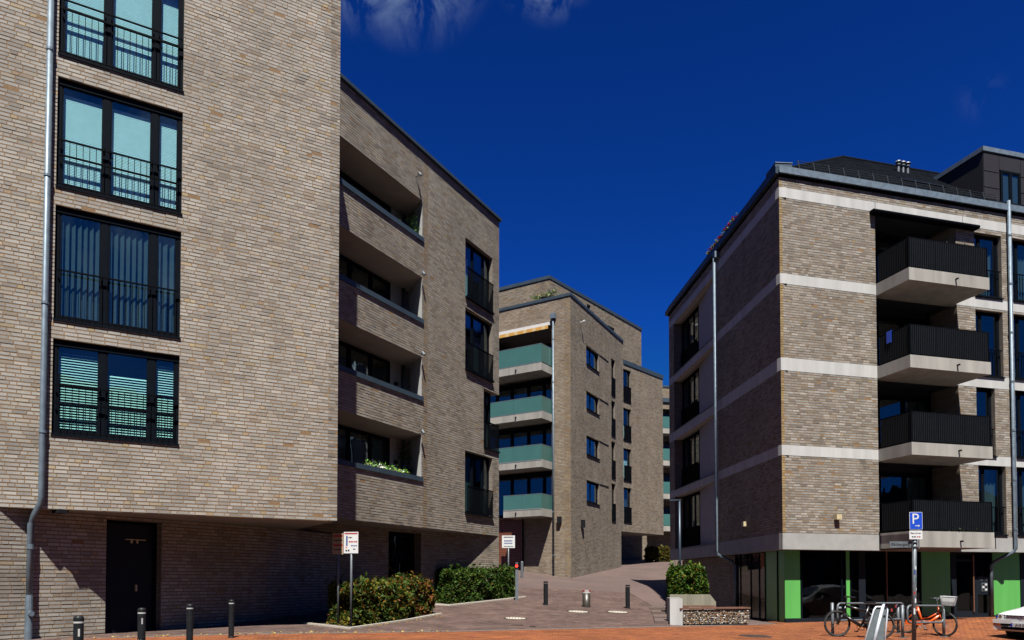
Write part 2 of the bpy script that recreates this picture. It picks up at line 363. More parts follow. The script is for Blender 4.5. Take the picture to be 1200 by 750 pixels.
def brick_mesh_build(name, arrs, mats, parent, org=None, label=None, kind='stuff', fq=FQ):
    V = np.concatenate(arrs[0]); T = np.concatenate(arrs[1]); n = len(T)
    F = (np.arange(n)[:, None, None] * 8 + fq[None]).reshape(-1, 4); nf = len(fq)
    o = ORG if org is None else org; V = V - np.array(o)[None]
    me = bpy.data.meshes.new(name); me.vertices.add(len(V)); me.vertices.foreach_set('co', V.ravel())
    me.loops.add(F.size); me.loops.foreach_set('vertex_index', F.ravel().astype('i')); me.polygons.add(len(F))
    me.polygons.foreach_set('loop_start', np.arange(0, F.size, 4).astype('i')); me.polygons.foreach_set('loop_total', np.full(len(F), 4, 'i'))
    a = me.attributes.new('tone', 'FLOAT_COLOR', 'FACE'); tt = np.concatenate([np.repeat(T, nf, 0), np.ones((n * nf, 1))], 1)
    a.data.foreach_set('color', tt.astype('f').ravel()); me.materials.append(mats); me.polygons.foreach_set('use_smooth', np.zeros(len(F), bool)); me.update(); me.validate()
    ob = bpy.data.objects.new(name, me); COL.objects.link(ob); ob.parent = parent
    if kind: ob['kind'] = kind
    if label: ob['label'] = label
    return ob
def wall_sheet(mb, W, u0, u1, z0, z1, holes, depth=.2, o=-.004, mi=0, rmi=1, revs='lrtb'):
    """mortar bed with openings, and the reveals of each opening"""
    holes = [h for h in holes if h[1] > u0 + 1e-6 and h[0] < u1 - 1e-6]
    us = sorted({u0, u1} | {min(max(h[i], u0), u1) for h in holes for i in (0, 1)}); zs = sorted({z0, z1} | {min(max(h[i], z0), z1) for h in holes for i in (2, 3)})
    for i in range(len(us) - 1):
        for j in range(len(zs) - 1):
            uc, zc = (us[i] + us[i + 1]) / 2, (zs[j] + zs[j + 1]) / 2
            if any(h[0] < uc < h[1] and h[2] < zc < h[3] for h in holes): continue
            mb.quad(W.pt(us[i], zs[j], o), W.pt(us[i + 1], zs[j], o), W.pt(us[i + 1], zs[j + 1], o), W.pt(us[i], zs[j + 1], o), mi)
    for h in holes:
        a, b, c, d = h[:4]; dp = h[4] if len(h) > 4 else depth
        if dp <= 0: continue
        if a > u0 + 1e-6: mb.quad(W.pt(a, c, -.001), W.pt(a, d, -.001), W.pt(a, d, -dp), W.pt(a, c, -dp), rmi)
        if b < u1 - 1e-6: mb.quad(W.pt(b, d, -.001), W.pt(b, c, -.001), W.pt(b, c, -dp), W.pt(b, d, -dp), rmi)
        mb.quad(W.pt(a, d, -.001), W.pt(b, d, -.001), W.pt(b, d, -dp), W.pt(a, d, -dp), rmi)
        mb.quad(W.pt(b, c, -.001), W.pt(a, c, -.001), W.pt(a, c, -dp), W.pt(b, c, -dp), rmi)
def brick_face(arrs, mb, W, u0, u1, z0, z1, holes, kind, seed, depth=.2, hold=None):
    rs = np.random.RandomState(seed); B = brick_layout(u0, u1, z0, z1, [h[:4] for h in holes], rs); T = palette(kind, len(B), rs)
    if kind in ('beige', 'grey', 'lilac', 'mgrey'):
        hd = np.array([b[4] < .2 for b in B]) & (rs.rand(len(B)) < (.24 if kind == 'beige' else .14)); T[hd] = palette('header' if kind == 'beige' else 'header_dim', int(hd.sum()), rs)
    if hold is not None: hold.append((W, B, T, kind))
    else: brick_mesh_add(arrs, W, B, T, rs)
    if mb is not None: wall_sheet(mb, W, u0, u1, z0, z1, holes, depth)
def pix(p):
    x, y, z = p[0], p[1], p[2] - EYE; c, s = math.cos(PITCH), math.sin(PITCH)
    Y = c * y + s * z; Z = -s * y + c * z
    return (CXP + FPX * x / Y, CYP - FPX * Z / Y) if Y > .1 else (1e9, 1e9)
def unit_brick(L, kind, seed):
    rs = np.random.RandomState(seed); t = tuple(palette(kind, 1, rs)[0]); h = CRS - 2 * JV
    mb = MB(); y1 = rs.normal(0, .0015); mb.box(-L / 2, L / 2, -abs(y1), .014, -h / 2, h / 2, 0, t); return mb.mesh('brick', [M_BRICK], org=(0, 0, 0))
def place_bricks(root, hold, arrs, nmax=300, ok=lambda W, u, z: True):
    """the nearest whole bricks in view become objects of their own, the rest one joined part"""
    rs = np.random.RandomState(3); cand = []
    for fi, (W, B, T, kind) in enumerate(hold):
        for i, b in enumerate(B):
            if abs((b[1] - b[0]) - (b[4] - 2 * JH)) > 1e-4: continue
            uc, zc = (b[0] + b[1]) / 2, (b[2] + b[3]) / 2; p = W.pt(uc, zc); x, y = pix(p)
            if 3 < x < 1197 and 3 < y < 747 and ok(W, uc, zc): cand.append((math.dist(p, (0, 0, EYE)), fi, i, p))
    cand.sort(); pick = {(f, i): p for _, f, i, p in cand[:nmax]}
    var = {}
    for fi, (W, B, T, kind) in enumerate(hold):
        keep = [i for i in range(len(B)) if (fi, i) not in pick]
        brick_mesh_add(arrs, W, [B[i] for i in keep], T[keep], rs)
        for i in range(len(B)):
            if (fi, i) in pick:
                L = round(B[i][4] - 2 * JH, 3); k = (L, kind, rs.randint(26 if L > .2 else 9))
                if k not in var: var[k] = unit_brick(*k)
                inst('brick', var[k], root, pick[(fi, i)], (0, 0, W.rz))

# ---- windows
BARS = {}
def bar_mesh(h, w=.014, d=.014):
    mt = M_BARS if w > .03 else M_RAIL
    k = (round(h, 3), w, d)
    if k not in BARS:
        mb = MB(); mb.box(-w / 2, w / 2, -d / 2, d / 2, 0, h); BARS[k] = mb.mesh('bar', [mt], org=(0, 0, 0))
    return BARS[k]
def add_bars(parent, W, u0, u1, n, z0, z1, o, w=.014, d=.014):
    me = bar_mesh(z1 - z0, w, d)
    for i in range(n):
        u = u0 + (u1 - u0) * (i + .5) / n
        inst('bar', me, parent, W.pt(u, z0, o), (0, 0, W.rz))
def window(root, W, u0, u1, z0, z1, dep, muls=(), fr=.065, inside=None, idep=.12, sill=True, room=.7, glass=None, label=None, name='window', mulw=.075, transom=None, sill_o=.035, frm=None):
    glass = glass or M_GLASS; fm = frm or M_FRAME
    mb = MB(); o0, o1 = -dep - .07, -dep
    mb.wbox(W, u0, u1, z1 - fr, z1, o0, o1); mb.wbox(W, u0, u1, z0, z0 + fr, o0, o1)
    mb.wbox(W, u0, u0 + fr, z0 + fr, z1 - fr, o0, o1); mb.wbox(W, u1 - fr, u1, z0 + fr, z1 - fr, o0, o1)
    edges = [u0 + fr]
    for m in muls:
        mb.wbox(W, m - mulw / 2, m + mulw / 2, z0 + fr, z1 - fr, o0, o1 - .002); edges += [m - mulw / 2, m + mulw / 2]
    edges.append(u1 - fr)
    win = mb.build(name, fm, root, label)
    for i in range(0, len(edges), 2):
        a, b = edges[i], edges[i + 1]; g = .032
        sb = MB(); s0, s1 = o0 + .01, o1 - .012
        sb.wbox(W, a, b, z1 - fr - g, z1 - fr, s0, s1); sb.wbox(W, a, b, z0 + fr, z0 + fr + g, s0, s1); sb.wbox(W, a, a + g, z0 + fr + g, z1 - fr - g, s0, s1); sb.wbox(W, b - g, b, z0 + fr + g, z1 - fr - g, s0, s1)
        sb.build('sash', fm, win)
        pb = MB(); pb.wbox(W, a + g, b - g, z0 + fr + g, z1 - fr - g, o0 + .03, o0 + .042); pb.build('pane', glass, win)
        if inside:
            k = inside[min(i // 2, len(inside) - 1)]
            if k:
                typ, lo, hi = k; ib = MB(); zo = o0 - idep
                if typ == 'slat':
                    z = z1 - fr - hi * (z1 - z0)
                    while z > z0 + fr + lo * (z1 - z0):
                        ib.quad(W.pt(a - .02, z - .017, zo + .018), W.pt(b + .02, z - .017, zo + .018), W.pt(b + .02, z + .017, zo - .012), W.pt(a - .02, z + .017, zo - .012)); z -= .056
                    ib.build('blind', M_BLIND2, win, kind='stuff')
                elif typ == 'fine':
                    z = z1 - fr - hi * (z1 - z0)
                    while z > z0 + fr + lo * (z1 - z0):
                        ib.quad(W.pt(a - .02, z - .019, zo + .005), W.pt(b + .02, z - .019, zo + .005), W.pt(b + .02, z + .017, zo - .002), W.pt(a - .02, z + .017, zo - .002)); z -= .034
                    ib.build('blind', M_BLIND, win, kind='stuff')
                elif typ == 'vane':
                    n = max(3, int((b - a) / .11))
                    for q in range(n):
                        uu = a + (b - a) * q / n; w = (b - a) / n
                        ib.quad(W.pt(uu, z0 + .05, zo), W.pt(uu + w * .62, z0 + .05, zo + .04), W.pt(uu + w * .62, z1 - .05, zo + .04), W.pt(uu, z1 - .05, zo))
                    ib.build('curtain', M_CURT, win)
                elif typ == 'drape':
                    n = 14; x0, x1 = a + (b - a) * lo, a + (b - a) * hi
                    for q in range(n):
                        p0, p1 = x0 + (x1 - x0) * q / n, x0 + (x1 - x0) * (q + 1) / n
                        w0, w1 = .03 * math.sin(q * 1.9), .03 * math.sin((q + 1) * 1.9)
                        ib.quad(W.pt(p0, z0 + .03, zo + w0), W.pt(p1, z0 + .03, zo + w1), W.pt(p1, z1 - .03, zo + w1), W.pt(p0, z1 - .03, zo + w0))
                    ib.build('curtain', M_CURT, win)
    if sill:
        sb = MB(); sb.wbox(W, u0 - .01, u1 + .01, z0 - .045, z0 - .003, -dep, sill_o); sb.build('sill', M_FRAME, win)
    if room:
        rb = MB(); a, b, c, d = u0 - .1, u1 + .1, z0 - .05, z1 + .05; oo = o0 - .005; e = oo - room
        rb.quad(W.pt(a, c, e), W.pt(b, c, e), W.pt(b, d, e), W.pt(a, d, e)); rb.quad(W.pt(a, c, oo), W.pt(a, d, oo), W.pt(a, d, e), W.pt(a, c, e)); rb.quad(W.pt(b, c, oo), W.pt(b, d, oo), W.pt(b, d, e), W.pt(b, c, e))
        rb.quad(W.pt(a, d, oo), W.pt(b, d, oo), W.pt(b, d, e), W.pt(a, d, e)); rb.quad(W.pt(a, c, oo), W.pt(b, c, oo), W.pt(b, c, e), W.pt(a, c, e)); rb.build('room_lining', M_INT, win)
    return win
def rail(parent, W, u0, u1, z0, zt, o, nb, second=None, r=.018, name='railing', barw=.014, posts=0):
    mb = MB(); mb.wbox(W, u0, u1, zt - .03, zt, o - r, o + r); rl = mb.build('handrail', M_RAIL, parent)
    mb = MB(); mb.wbox(W, u0, u1, z0, z0 + .025, o - r * .8, o + r * .8); mb.build('bottom_rail', M_RAIL, parent)
    if second: mb = MB(); mb.wbox(W, u0, u1, second - .045, second, o - r, o + r); mb.build('middle_rail', M_RAIL, parent)
    for q in range(posts):
        mb = MB(); u = u0 + (u1 - u0) * q / max(1, posts - 1); mb.wbox(W, u - .02, u + .02, z0, zt + .001, o - .021, o + .021); mb.build('rail_post', M_RAIL, parent)
    if nb: add_bars(parent, W, u0 + .03, u1 - .03, nb, z0 + .02, (second or zt) - .02, o, barw, barw)
    return rl
def downpipe(parent, pts, r, name='downpipe', m=None, collars=3):
    mb = MB(); mb.tube(pts, r, 12); p = mb.build(name, m or M_ZINC, parent, smooth=True)
    cb = MB(); a, b = Vector(pts[0]), Vector(pts[1])
    for k in range(collars):
        q = a.lerp(b, (k + .5) / collars); cb.tube([q - Vector((0, 0, .025)), q + Vector((0, 0, .025))], r * 1.22, 12)
    cb.build('collar', m or M_ZINC, p, smooth=False, kind='stuff'); return p

# ------------------------------------------------------------------ terrain
AT = [(0, 0), (3, .1), (6, .28), (7.2, .38), (8.8, .51), (14, .95), (19.8, 1.48), (25.7, 2.36), (28.6, 2.66), (34, 3.1), (60, 4.4), (120, 5.2)]
def S_(x): x = np.clip(x, 0, 1); return x * x * (3 - 2 * x)
def terrain(X, Y):
    X = np.asarray(X, float); Y = np.asarray(Y, float)
    base = .1 * S_(-X / 7.0); YR = 24 + .277 * (X - 8.665)
    zR = np.interp(X, [0, 8.7, 17, 40], [0, -.08, 0, .1]); sl = np.interp(X, [0, 5, 9, 13, 20], [0, .005, .017, .055, .06])
    base = base + zR + sl * np.clip(np.minimum(Y - YR, 0), -9, 0)
    t = (Y - kerbY(X)) * .9
    al = np.interp(t, [a for a, b in AT], [b for a, b in AT])
    wa = 1 - S_((X - 5.6) / .4) * (1 - S_((Y - 33) / 8)); wl = np.clip(S_((X + 9) / 3), 0, 1)
    return base + al * wa * wl
def kerbY(X): return 19.77 + .482 * np.clip(X, -12, 8.5)
def gz(x, y): return float(terrain(x, y))

# ------------------------------------------------------------------ building 1: the near block with the four tall windows
C1 = (-4.354, 18.647); F1 = Wall(C1, 59.07); G1 = Wall((-10.33, 15.11), 32.2)
TOP1 = 16.65; SO1 = 2.778
DEEP = np.array([-6.80, 20.72])
dg = np.array([-5.60, 24.25]) - DEEP; G1B = Wall(DEEP, math.degrees(math.atan2(dg[0], dg[1]))); LG1B = float(np.hypot(*dg))
b1 = thing('apartment_building', 'nearest pale brick apartment block with wide railed windows, overhanging a dark recessed ground floor', 'building', (C1[0], C1[1], 0))
z0 = SO1
W1 = [(12.40, 14.77), (9.585, 11.96), (6.755, 9.17), (4.345, 6.366)]
W1 = [(snap(a, z0), snap(b, z0)) for a, b in W1]
holes = [(-6.085, -3.65, a, b) for a, b in W1]
arr = ([], []); mb = MB(); hold = []
NR = int((TOP1 - z0) / CRS); zt = z0 + NR * CRS
brick_face(arr, mb, F1, -14, -.24, z0, zt, holes, 'beige', 1, .17, hold)
brick_face(arr, mb, F1, -.24, 0, z0, zt, [], 'lilac', 2, 0)           # the paler end column of bricks
# ground-floor walls under the overhang
brick_face(arr, mb, F1, -14, -7.16, SO1 - 36 * CRS, SO1, [], 'beige', 5, 0)
dh = (2.18, 3.53, 0.02, 2.70)
gz0 = -.2; gz0s = SO1 - 36 * CRS
dhs = (2.18, 3.53, gz0s, snap(2.70, gz0s))
brick_face(arr, mb, G1, -1.2, 6.65, gz0s, SO1, [dhs], 'beige', 3, .28, hold)
brick_face(arr, mb, G1B, 0.02, LG1B - .05, gz0s, SO1, [], 'beige', 4, 0)
# returns and back
ret = Wall(C1, 59.07 - 90)
mb.quad(F1.pt(0, SO1, -.012), F1.pt(0, SO1, -9), F1.pt(0, zt, -9), F1.pt(0, zt, -.012), 1)
mb.quad(F1.pt(-14, -.2, -9), F1.pt(0, -.2, -9), F1.pt(0, zt, -9), F1.pt(-14, zt, -9), 1)
mb.quad(F1.pt(-14, -.2, -.012), F1.pt(-14, -.2, -9), F1.pt(-14, zt, -9), F1.pt(-14, zt, -.012), 1)
mb.build('wall', [M_MORTAR, M_COURSED], b1, kind='stuff')
def near_ok(W, u, z): return True
place_bricks(b1, hold, arr, 300, near_ok)
brick_mesh_build('brickwork', arr, M_BRICK, b1)
mb = MB(); mb.prism([F1.xy(-14, -.014), F1.xy(0, -.014), F1.xy(0, -9), F1.xy(-14, -9)], SO1 + .004, SO1 + .12); mb.build('soffit', M_SOFFIT, b1)
mb = MB(); mb.prism([F1.xy(-14.1, .05), F1.xy(.05, .05), F1.xy(.05, -9), F1.xy(-14.1, -9)], zt + .003, zt + .16); mb.build('roof', M_COPE, b1)
for k, (a, b) in enumerate(W1):
    ins = [[('fine', 0, .0)], [('fine', 0, .09)] , [('vane', 0, 1)], [('slat', 0, .09), ('slat', 0, .27), ('slat', 0, .09)]][k]
    lab = ['window with full pale blinds behind its railing', 'window with pale blinds drawn below a dark strip', 'dark window with grey vane curtains', 'lower window with slatted blinds half open'][k]
    wn = window(b1, F1, -6.085, -3.65, a, b, .075, (-5.16, -4.21), inside=ins, label=lab, mulw=.13, fr=.08, sill_o=.03, idep=.03)
    mb = MB(); mb.wbox(F1, -6.083, -3.652, b - .13, b - .002, -.16, -.055); mb.build('shutter_box', M_FRAME, wn)
    zt_ = [13.63, 10.6, 7.83, 5.40][k]; sec = [13.44, None, None, 5.02][k]
    rail(wn, F1, -6.06, -3.67, a + .03, zt_, .015, 19, sec if k in (0,) else None, r=.014, barw=.013)
    if k == 3:
        mb = MB(); mb.wbox(F1, -6.06, -3.67, 5.0, 5.04, 0, .028); mb.build('middle_rail', M_RAIL, wn)
    if k == 1:  # dark bar put where the top rail's shadow falls on the blind
        mb = MB(); mb.wbox(F1, -6.06, -3.67, 10.24, 10.28, 0, .028); mb.build('railing', M_RAIL, wn)
    for u in (-5.22, -5.1, -4.27, -4.15):   # casement handles
        mb = MB(); mb.wbox(F1, u - .012, u + .012, a + .98, a + 1.12, -.08, -.035); mb.build('handle', M_FRAME, wn)
# steel door in the recess
mb = MB(); mb.wbox(G1, 2.18, 2.28, .0, dhs[3], -.28, -.2); mb.wbox(G1, 3.43, 3.53, 0, dhs[3], -.28, -.2); mb.wbox(G1, 2.28, 3.43, dhs[3] - .08, dhs[3], -.28, -.2)
dr = mb.build('door_frame', M_FRAME, b1)
mb = MB(); mb.wbox(G1, 2.282, 3.428, .03, dhs[3] - .082, -.275, -.225); dl = mb.build('door', M_DOOR, b1, label='tall dark steel door in the shaded recess')
mb = MB(); mb.wbox(G1, 3.0, 3.03, 1.05, 1.2, -.225, -.17); mb.build('handle', M_CREAM, dl)
mb = MB(); mb.wbox(G1, 2.75, 3.25, 2.255, 2.275, -.225, -.2); mb.wbox(G1, 2.88, 2.92, 2.18, 2.25, -.225, -.2); mb.wbox(G1, 3.02, 3.06, 2.18, 2.25, -.225, -.2); mb.build('door_closer', M_CREAM, dl)
mb = MB(); mb.box8([(-9.62, 15.65, SO1 - .07), (-9.4, 15.55, SO1 - .07), (-9.3, 15.72, SO1 - .07), (-9.52, 15.82, SO1 - .07), (-9.62, 15.65, SO1), (-9.4, 15.55, SO1), (-9.3, 15.72, SO1), (-9.52, 15.82, SO1)]); mb.build('soffit_lamp', M_BLACK, b1)
# downpipe with its crank below the overhang
pu = F1.pt(-6.235, zt - .2, .10); pb = F1.pt(-6.235, 3.02, .10); g = G1.pt(.53, 2.48, .11)
mid1 = (pb[0] * .94 + g[0] * .06, pb[1] * .94 + g[1] * .06, 2.90); mid2 = (pb[0] * .08 + g[0] * .92, pb[1] * .08 + g[1] * .92, 2.58)
downpipe(b1, [pu, pb, mid1, mid2, g, (g[0], g[1], .0)], .06, collars=5)
mb = MB(); mb.tube([(g[0], g[1], .05), (g[0], g[1], 1.0)], .072, 12); mb.tube([(g[0], g[1], 1.95), (g[0], g[1], 2.05)], .07, 12)
lo = mb.build('pipe_foot', M_ZINC, b1, smooth=False, kind='stuff')
mb = MB(); nn = (G1.n[0] * .07, G1.n[1] * .07)
mb.tube([(g[0] + nn[0], g[1] + nn[1], .62), (g[0] + nn[0] * 1.7, g[1] + nn[1] * 1.7, .62)], .055, 14); mb.build('inspection_cap', M_ZINC, lo)

# ------------------------------------------------------------------ building 2: recessed block with four loggias
P2 = (-.529, 30.352); F2 = Wall(P2, 27.33); G2 = Wall(P2, 39.3); SO2 = 3.095; TOP2 = 16.2
b2 = thing('apartment_building', 'brick apartment block with four deep loggias stacked in a column behind the hedges', 'building', (P2[0], P2[1], 0))
z0 = SO2; NR = int((TOP2 - .16 - z0) / CRS); zt2 = z0 + NR * CRS
sn = lambda z: snap(z, SO2)
LG = [(sn(12.93), sn(14.31)), (sn(10.1), sn(11.66)), (sn(7.42), sn(8.91)), (sn(4.68), sn(6.26))]
LL, LR = -10.6, -5.55
FW = [(-2.68, -.55, sn(11.98), sn(14.23)), (-2.68, -.55, sn(9.22), sn(11.55)), (-1.26, 0, sn(6.5), sn(8.87)), (-2.68, -.55, sn(3.82), sn(6.17))]
holes = [(LL, LR, a, b, 0) for a, b in LG] + [(f[0], f[1], f[2], f[3], .2 if i != 2 else 0) for i, f in enumerate(FW)]
arr = ([], []); mb = MB()
brick_face(arr, mb, F2, -11, -5.45, z0, zt2, holes, 'grey', 21)
brick_face(arr, mb, F2, -5.45, -5.2, z0, zt2, [], 'quoin', 22)
brick_face(arr, mb, F2, -5.2, 0, z0, zt2, holes, 'grey', 23)
gq = SO2 - 38 * CRS
D2 = (-5.87, -4.33, gq, gq + 38 * CRS - .0833)
brick_face(arr, mb, G2, -9.2, 0, gq, SO2, [D2], 'grey', 24, .35)
# right return, broken at the corner window; back, left
E1 = F2.xy(0, -9)
for za, zb in ((SO2, FW[2][2]), (FW[2][3], zt2)):
    mb.quad(F2.pt(0, za, -.012), F2.pt(0, za, -9), F2.pt(0, zb, -9), F2.pt(0, zb, -.012), 1)
mb.quad(F2.pt(0, FW[2][2], -.9), F2.pt(0, FW[2][2], -9), F2.pt(0, FW[2][3], -9), F2.pt(0, FW[2][3], -.9), 1)
mb.quad(F2.pt(-11, SO2, -9), F2.pt(0, SO2, -9), F2.pt(0, zt2, -9), F2.pt(-11, zt2, -9), 1)
g2e = G2.xy(0, -6)
mb.quad(G2.pt(0, gq, -.012), (E1[0], E1[1], gq), (E1[0], E1[1], SO2), G2.pt(0, SO2, -.012), 1)
mb.build('wall', [M_MORTAR, M_COURSED], b2, kind='stuff')
brick_mesh_build('brickwork', arr, M_BRICK, b2)
mb = MB(); mb.prism([F2.xy(-11, -.014), F2.xy(0, -.014), F2.xy(0, -9), F2.xy(-11, -9)], SO2 + .004, SO2 + .15); mb.build('soffit', M_SOFFIT, b2)
mb = MB(); mb.prism([F2.xy(-11.2, .07), F2.xy(.07, .07), F2.xy(.07, -9), F2.xy(-11.2, -9)], zt2 + .002, zt2 + .15)
rf = mb.build('roof', M_COPE, b2)
mb = MB(); mb.wbox(F2, -11, .06, zt2 + .02, zt2 + .12, .072, .095); mb.build('coping', M_COPE, rf)
for k, (a, b) in enumerate(LG):
    # white lined loggia: floor, ceiling, back, splayed right cheek
    mb = MB(); fl = a - .82; dpt = 1.22; SP = -4.62
    mb.quad(F2.pt(LL, b - .001, -.006), F2.pt(LR, b - .001, -.006), F2.pt(SP, b - .001, -dpt), F2.pt(LL, b - .001, -dpt), 0)
    mb.quad(F2.pt(LL, fl, -.02), F2.pt(LR + .3, fl, -.02), F2.pt(SP, fl, -dpt), F2.pt(LL, fl, -dpt), 0)
    mb.quad(F2.pt(LR, fl, -.005), F2.pt(LR, b, -.005), F2.pt(SP, b, -dpt), F2.pt(SP, fl, -dpt), 2)
    mb.quad(F2.pt(-5.78, fl, -dpt), F2.pt(SP, fl, -dpt), F2.pt(SP, b, -dpt), F2.pt(-5.78, b, -dpt), 1)
    mb.quad(F2.pt(-5.78, b - .06, -dpt), F2.pt(-5.78, b, -dpt), F2.pt(LL, b, -dpt), F2.pt(LL, b - .06, -dpt), 1)
    mb.quad(F2.pt(LL, fl, -.12), F2.pt(LR, fl, -.12), F2.pt(LR, a, -.12), F2.pt(LL, a, -.12), 1)
    mb.quad(F2.pt(LL, fl, -.1), F2.pt(LL, b, -.1), F2.pt(LL, b, -dpt), F2.pt(LL, fl, -dpt), 1)
    lg = mb.build('loggia', [M_SOFFIT, M_GREYPL, M_CHEEK], b2)
    mb = MB(); mb.wbox(F2, LL, LR + .06, a - .015, a + .14, -.16, .045); cp = mb.build('parapet_coping', M_COPE, b2)
    window(b2, F2, -10.5, -5.79, fl + .02, b - .065, dpt - .07, (-9.2, -7.95, -6.85), inside=[None, ('drape', 0, .9), ('drape', .1, .8), ('drape', .3, .9)] if k == 3 else None, sill=False, fr=.09, mulw=.12, name='loggia_glazing')
    mb = MB(); q = F2.xy(-5.05, -1.12); mb.tube([(q[0], q[1], fl), (q[0], q[1], b)], .05, 10); mb.build('rain_pipe', M_ZINC, lg, smooth=True)
    mb = MB(); q = F2.xy(-5.42, -1.16); mb.lathe([(0, -.07), (.06, -.05), (.085, 0), (.06, .05), (.02, .07)], (q[0], q[1], a + .75), 12); mb.build('globe_lamp', M_BLACK, lg, smooth=True)
    # little spotlight at the head of the opening
    q = F2.pt(-5.72, b + .02, .0) if k else F2.pt(-5.95, 15.0, 0)
    n3 = Vector((F2.n[0], F2.n[1], 0)); q = Vector(q)
    mb = MB(); mb.tube([q, q + n3 * .1, q + n3 * .16 + Vector((0, 0, .05))], .018, 8); mb.tube([q + n3 * .13 + Vector((0, 0, .09)), q + n3 * .22 + Vector((0, 0, -.02))], .045, 10); mb.build('spotlight', M_GALV, b2)
for i, f in enumerate(FW):
    if i == 2: continue
    ins = [[('fine', .1, .2), None, ('drape', 0, 1)], [None, ('drape', .5, 1), None], None, [('drape', .6, 1), ('drape', 0, .4), ('drape', .3, 1)]][i]
    wn = window(b2, F2, f[0], f[1], f[2], f[3], .16, (-1.86, -1.05), inside=ins, mulw=.1, sill_o=.10)
    rail(wn, F2, f[0] + .02, f[1] - .02, f[2] + .02, [13.16, 10.29, 0, 4.86][i], .06, 30, None, r=.018, barw=.02)
# corner window, open at the building's corner
f = FW[2]; wn = window(b2, F2, -1.26, -.36, f[2], f[3], .2, (-.8,), inside=[('drape', .4, 1), None], name='corner_window', sill=False)
mb = MB(); mb.wbox(F2, -1.26, 0, f[2] - .05, f[2] - .003, -.9, .06); mb.build('sill', M_FRAME, wn)
mb = MB(); mb.quad(F2.pt(-1.26, f[3], -.012), F2.pt(0, f[3], -.012), F2.pt(0, f[3], -.9), F2.pt(-1.26, f[3], -.9)); mb.quad(F2.pt(-.36, f[2], -.27), F2.pt(-.36, f[3], -.27), F2.pt(0, f[3], -.9), F2.pt(0, f[2], -.9)); mb.build('window_head', M_SOFFIT, wn)
rail(wn, F2, -1.25, -.02, f[2] + .02, 7.57, .02, 17, None, r=.018, barw=.02)
# entrance under the overhang
mb = MB(); D = D2; o = -.35
for a, b, c, d in ((D[0], D[0] + .12, 0, D[3]), (D[1] - .12, D[1], 0, D[3]), (D[0] + .12, D[1] - .12, D[3] - .15, D[3]), (D[0] + .12, D[1] - .12, 2.1, 2.2), (D[0] + .62, D[0] + .72, 0, 2.1)): mb.wbox(G2, a, b, c, d, o - .08, o)
en = mb.build('entrance_door', M_FRAME, b2, label='dark glazed entrance door in deep shade')
for a, b, c, d in ((D[0] + .12, D[0] + .62, 0, 2.1), (D[0] + .72, D[1] - .12, 0, 2.1), (D[0] + .12, D[1] - .12, 2.2, D[3] - .15)):
    mb = MB(); mb.wbox(G2, a, b, c, d, o - .05, o - .04); mb.build('pane', M_DGLASS, en)
mb = MB(); mb.wbox(G2, D[0] + .95, D[0] + 1.15, 1.25, 1.55, o - .04, o - .035); mb.build('notice', M_TEAL, en)
mb = MB(); mb.tube([G2.pt(D[0] + .78, .5, o + .05), G2.pt(D[0] + .78, 1.9, o + .05)], .018, 8); mb.build('pull_handle', M_GALV, en)
mb = MB(); e = o - .6
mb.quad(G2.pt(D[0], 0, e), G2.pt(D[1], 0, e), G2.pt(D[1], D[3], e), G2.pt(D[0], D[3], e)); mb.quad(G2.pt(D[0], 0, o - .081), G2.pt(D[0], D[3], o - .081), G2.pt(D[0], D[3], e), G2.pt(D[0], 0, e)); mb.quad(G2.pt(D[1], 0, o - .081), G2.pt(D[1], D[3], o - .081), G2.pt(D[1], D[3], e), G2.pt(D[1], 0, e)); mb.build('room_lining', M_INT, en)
# black wall lamp beside the entrance
mb = MB(); mb.wbox(G2, -7.75, -7.5, 2.3, 2.8, .0, .18); mb.build('wall_lamp', M_BLACK, b2)

# ------------------------------------------------------------------ building 3: across the alley, glass balconies at its corner
PM = (3.411, 43.4); ML = Wall(PM, 122.1); MR1 = Wall(PM, 26.6); q = MR1.xy(9.646); MR2 = Wall(q, 41.5)
b3 = thing('apartment_building', 'brick apartment block up the alley with teal glass balconies and a yellow awning', 'building', (PM[0], PM[1], 1.48))
TM = 17.95; zb = 1.2; zbs = TM - 201 * CRS
sm = lambda z: snap(z, zbs)
arr = ([], []); mb = MB()
LM = [13.44, 10.65, 7.83, 5.01]         # slab undersides
UL, UR = -7.2, -1.26
lh = [(UL, UR, sm(13.5), sm(16.4), 0), (UL, UR, sm(10.7), sm(13.4), 0), (UL, UR, sm(7.9), sm(10.6), 0), (UL, UR, sm(5.1), sm(7.75), 0)]
brick_face(arr, mb, ML, -9, -.42, zbs, TM, lh + [(-9, -3.35, zbs, sm(5.0), 0)], 'tan', 31)
brick_face(arr, mb, ML, -.42, 0, zbs, TM, [], 'quoin', 32)
m1 = [(2.56, 4.84, sm(a), sm(b)) for a, b in ((14.6, 15.8), (11.85, 12.95), (9.06, 10.2), (6.13, 7.43))]
nn_ = [(7.2, 8.0, sm(a), sm(b)) for a, b in ((13.75, 16.2), (11.05, 13.38), (8.18, 10.58), (5.33, 7.77))]
brick_face(arr, mb, MR1, 0, 9.646, zbs, TM, m1 + nn_ + [(9.18, 9.646, zbs, sm(4.72), 0)], 'mgrey', 33, .2)
t2 = [(.06, 1.05, sm(a), sm(b)) for a, b in ((13.87, 16.15), (11.08, 13.40), (8.28, 10.56), (5.38, 7.78))]
TM2 = zbs + round((16.42 - zbs) / CRS) * CRS; SOM = sm(4.73)
brick_face(arr, mb, MR2, 0, 5.45, SOM, TM2, t2, 'mgrey', 34, .2)
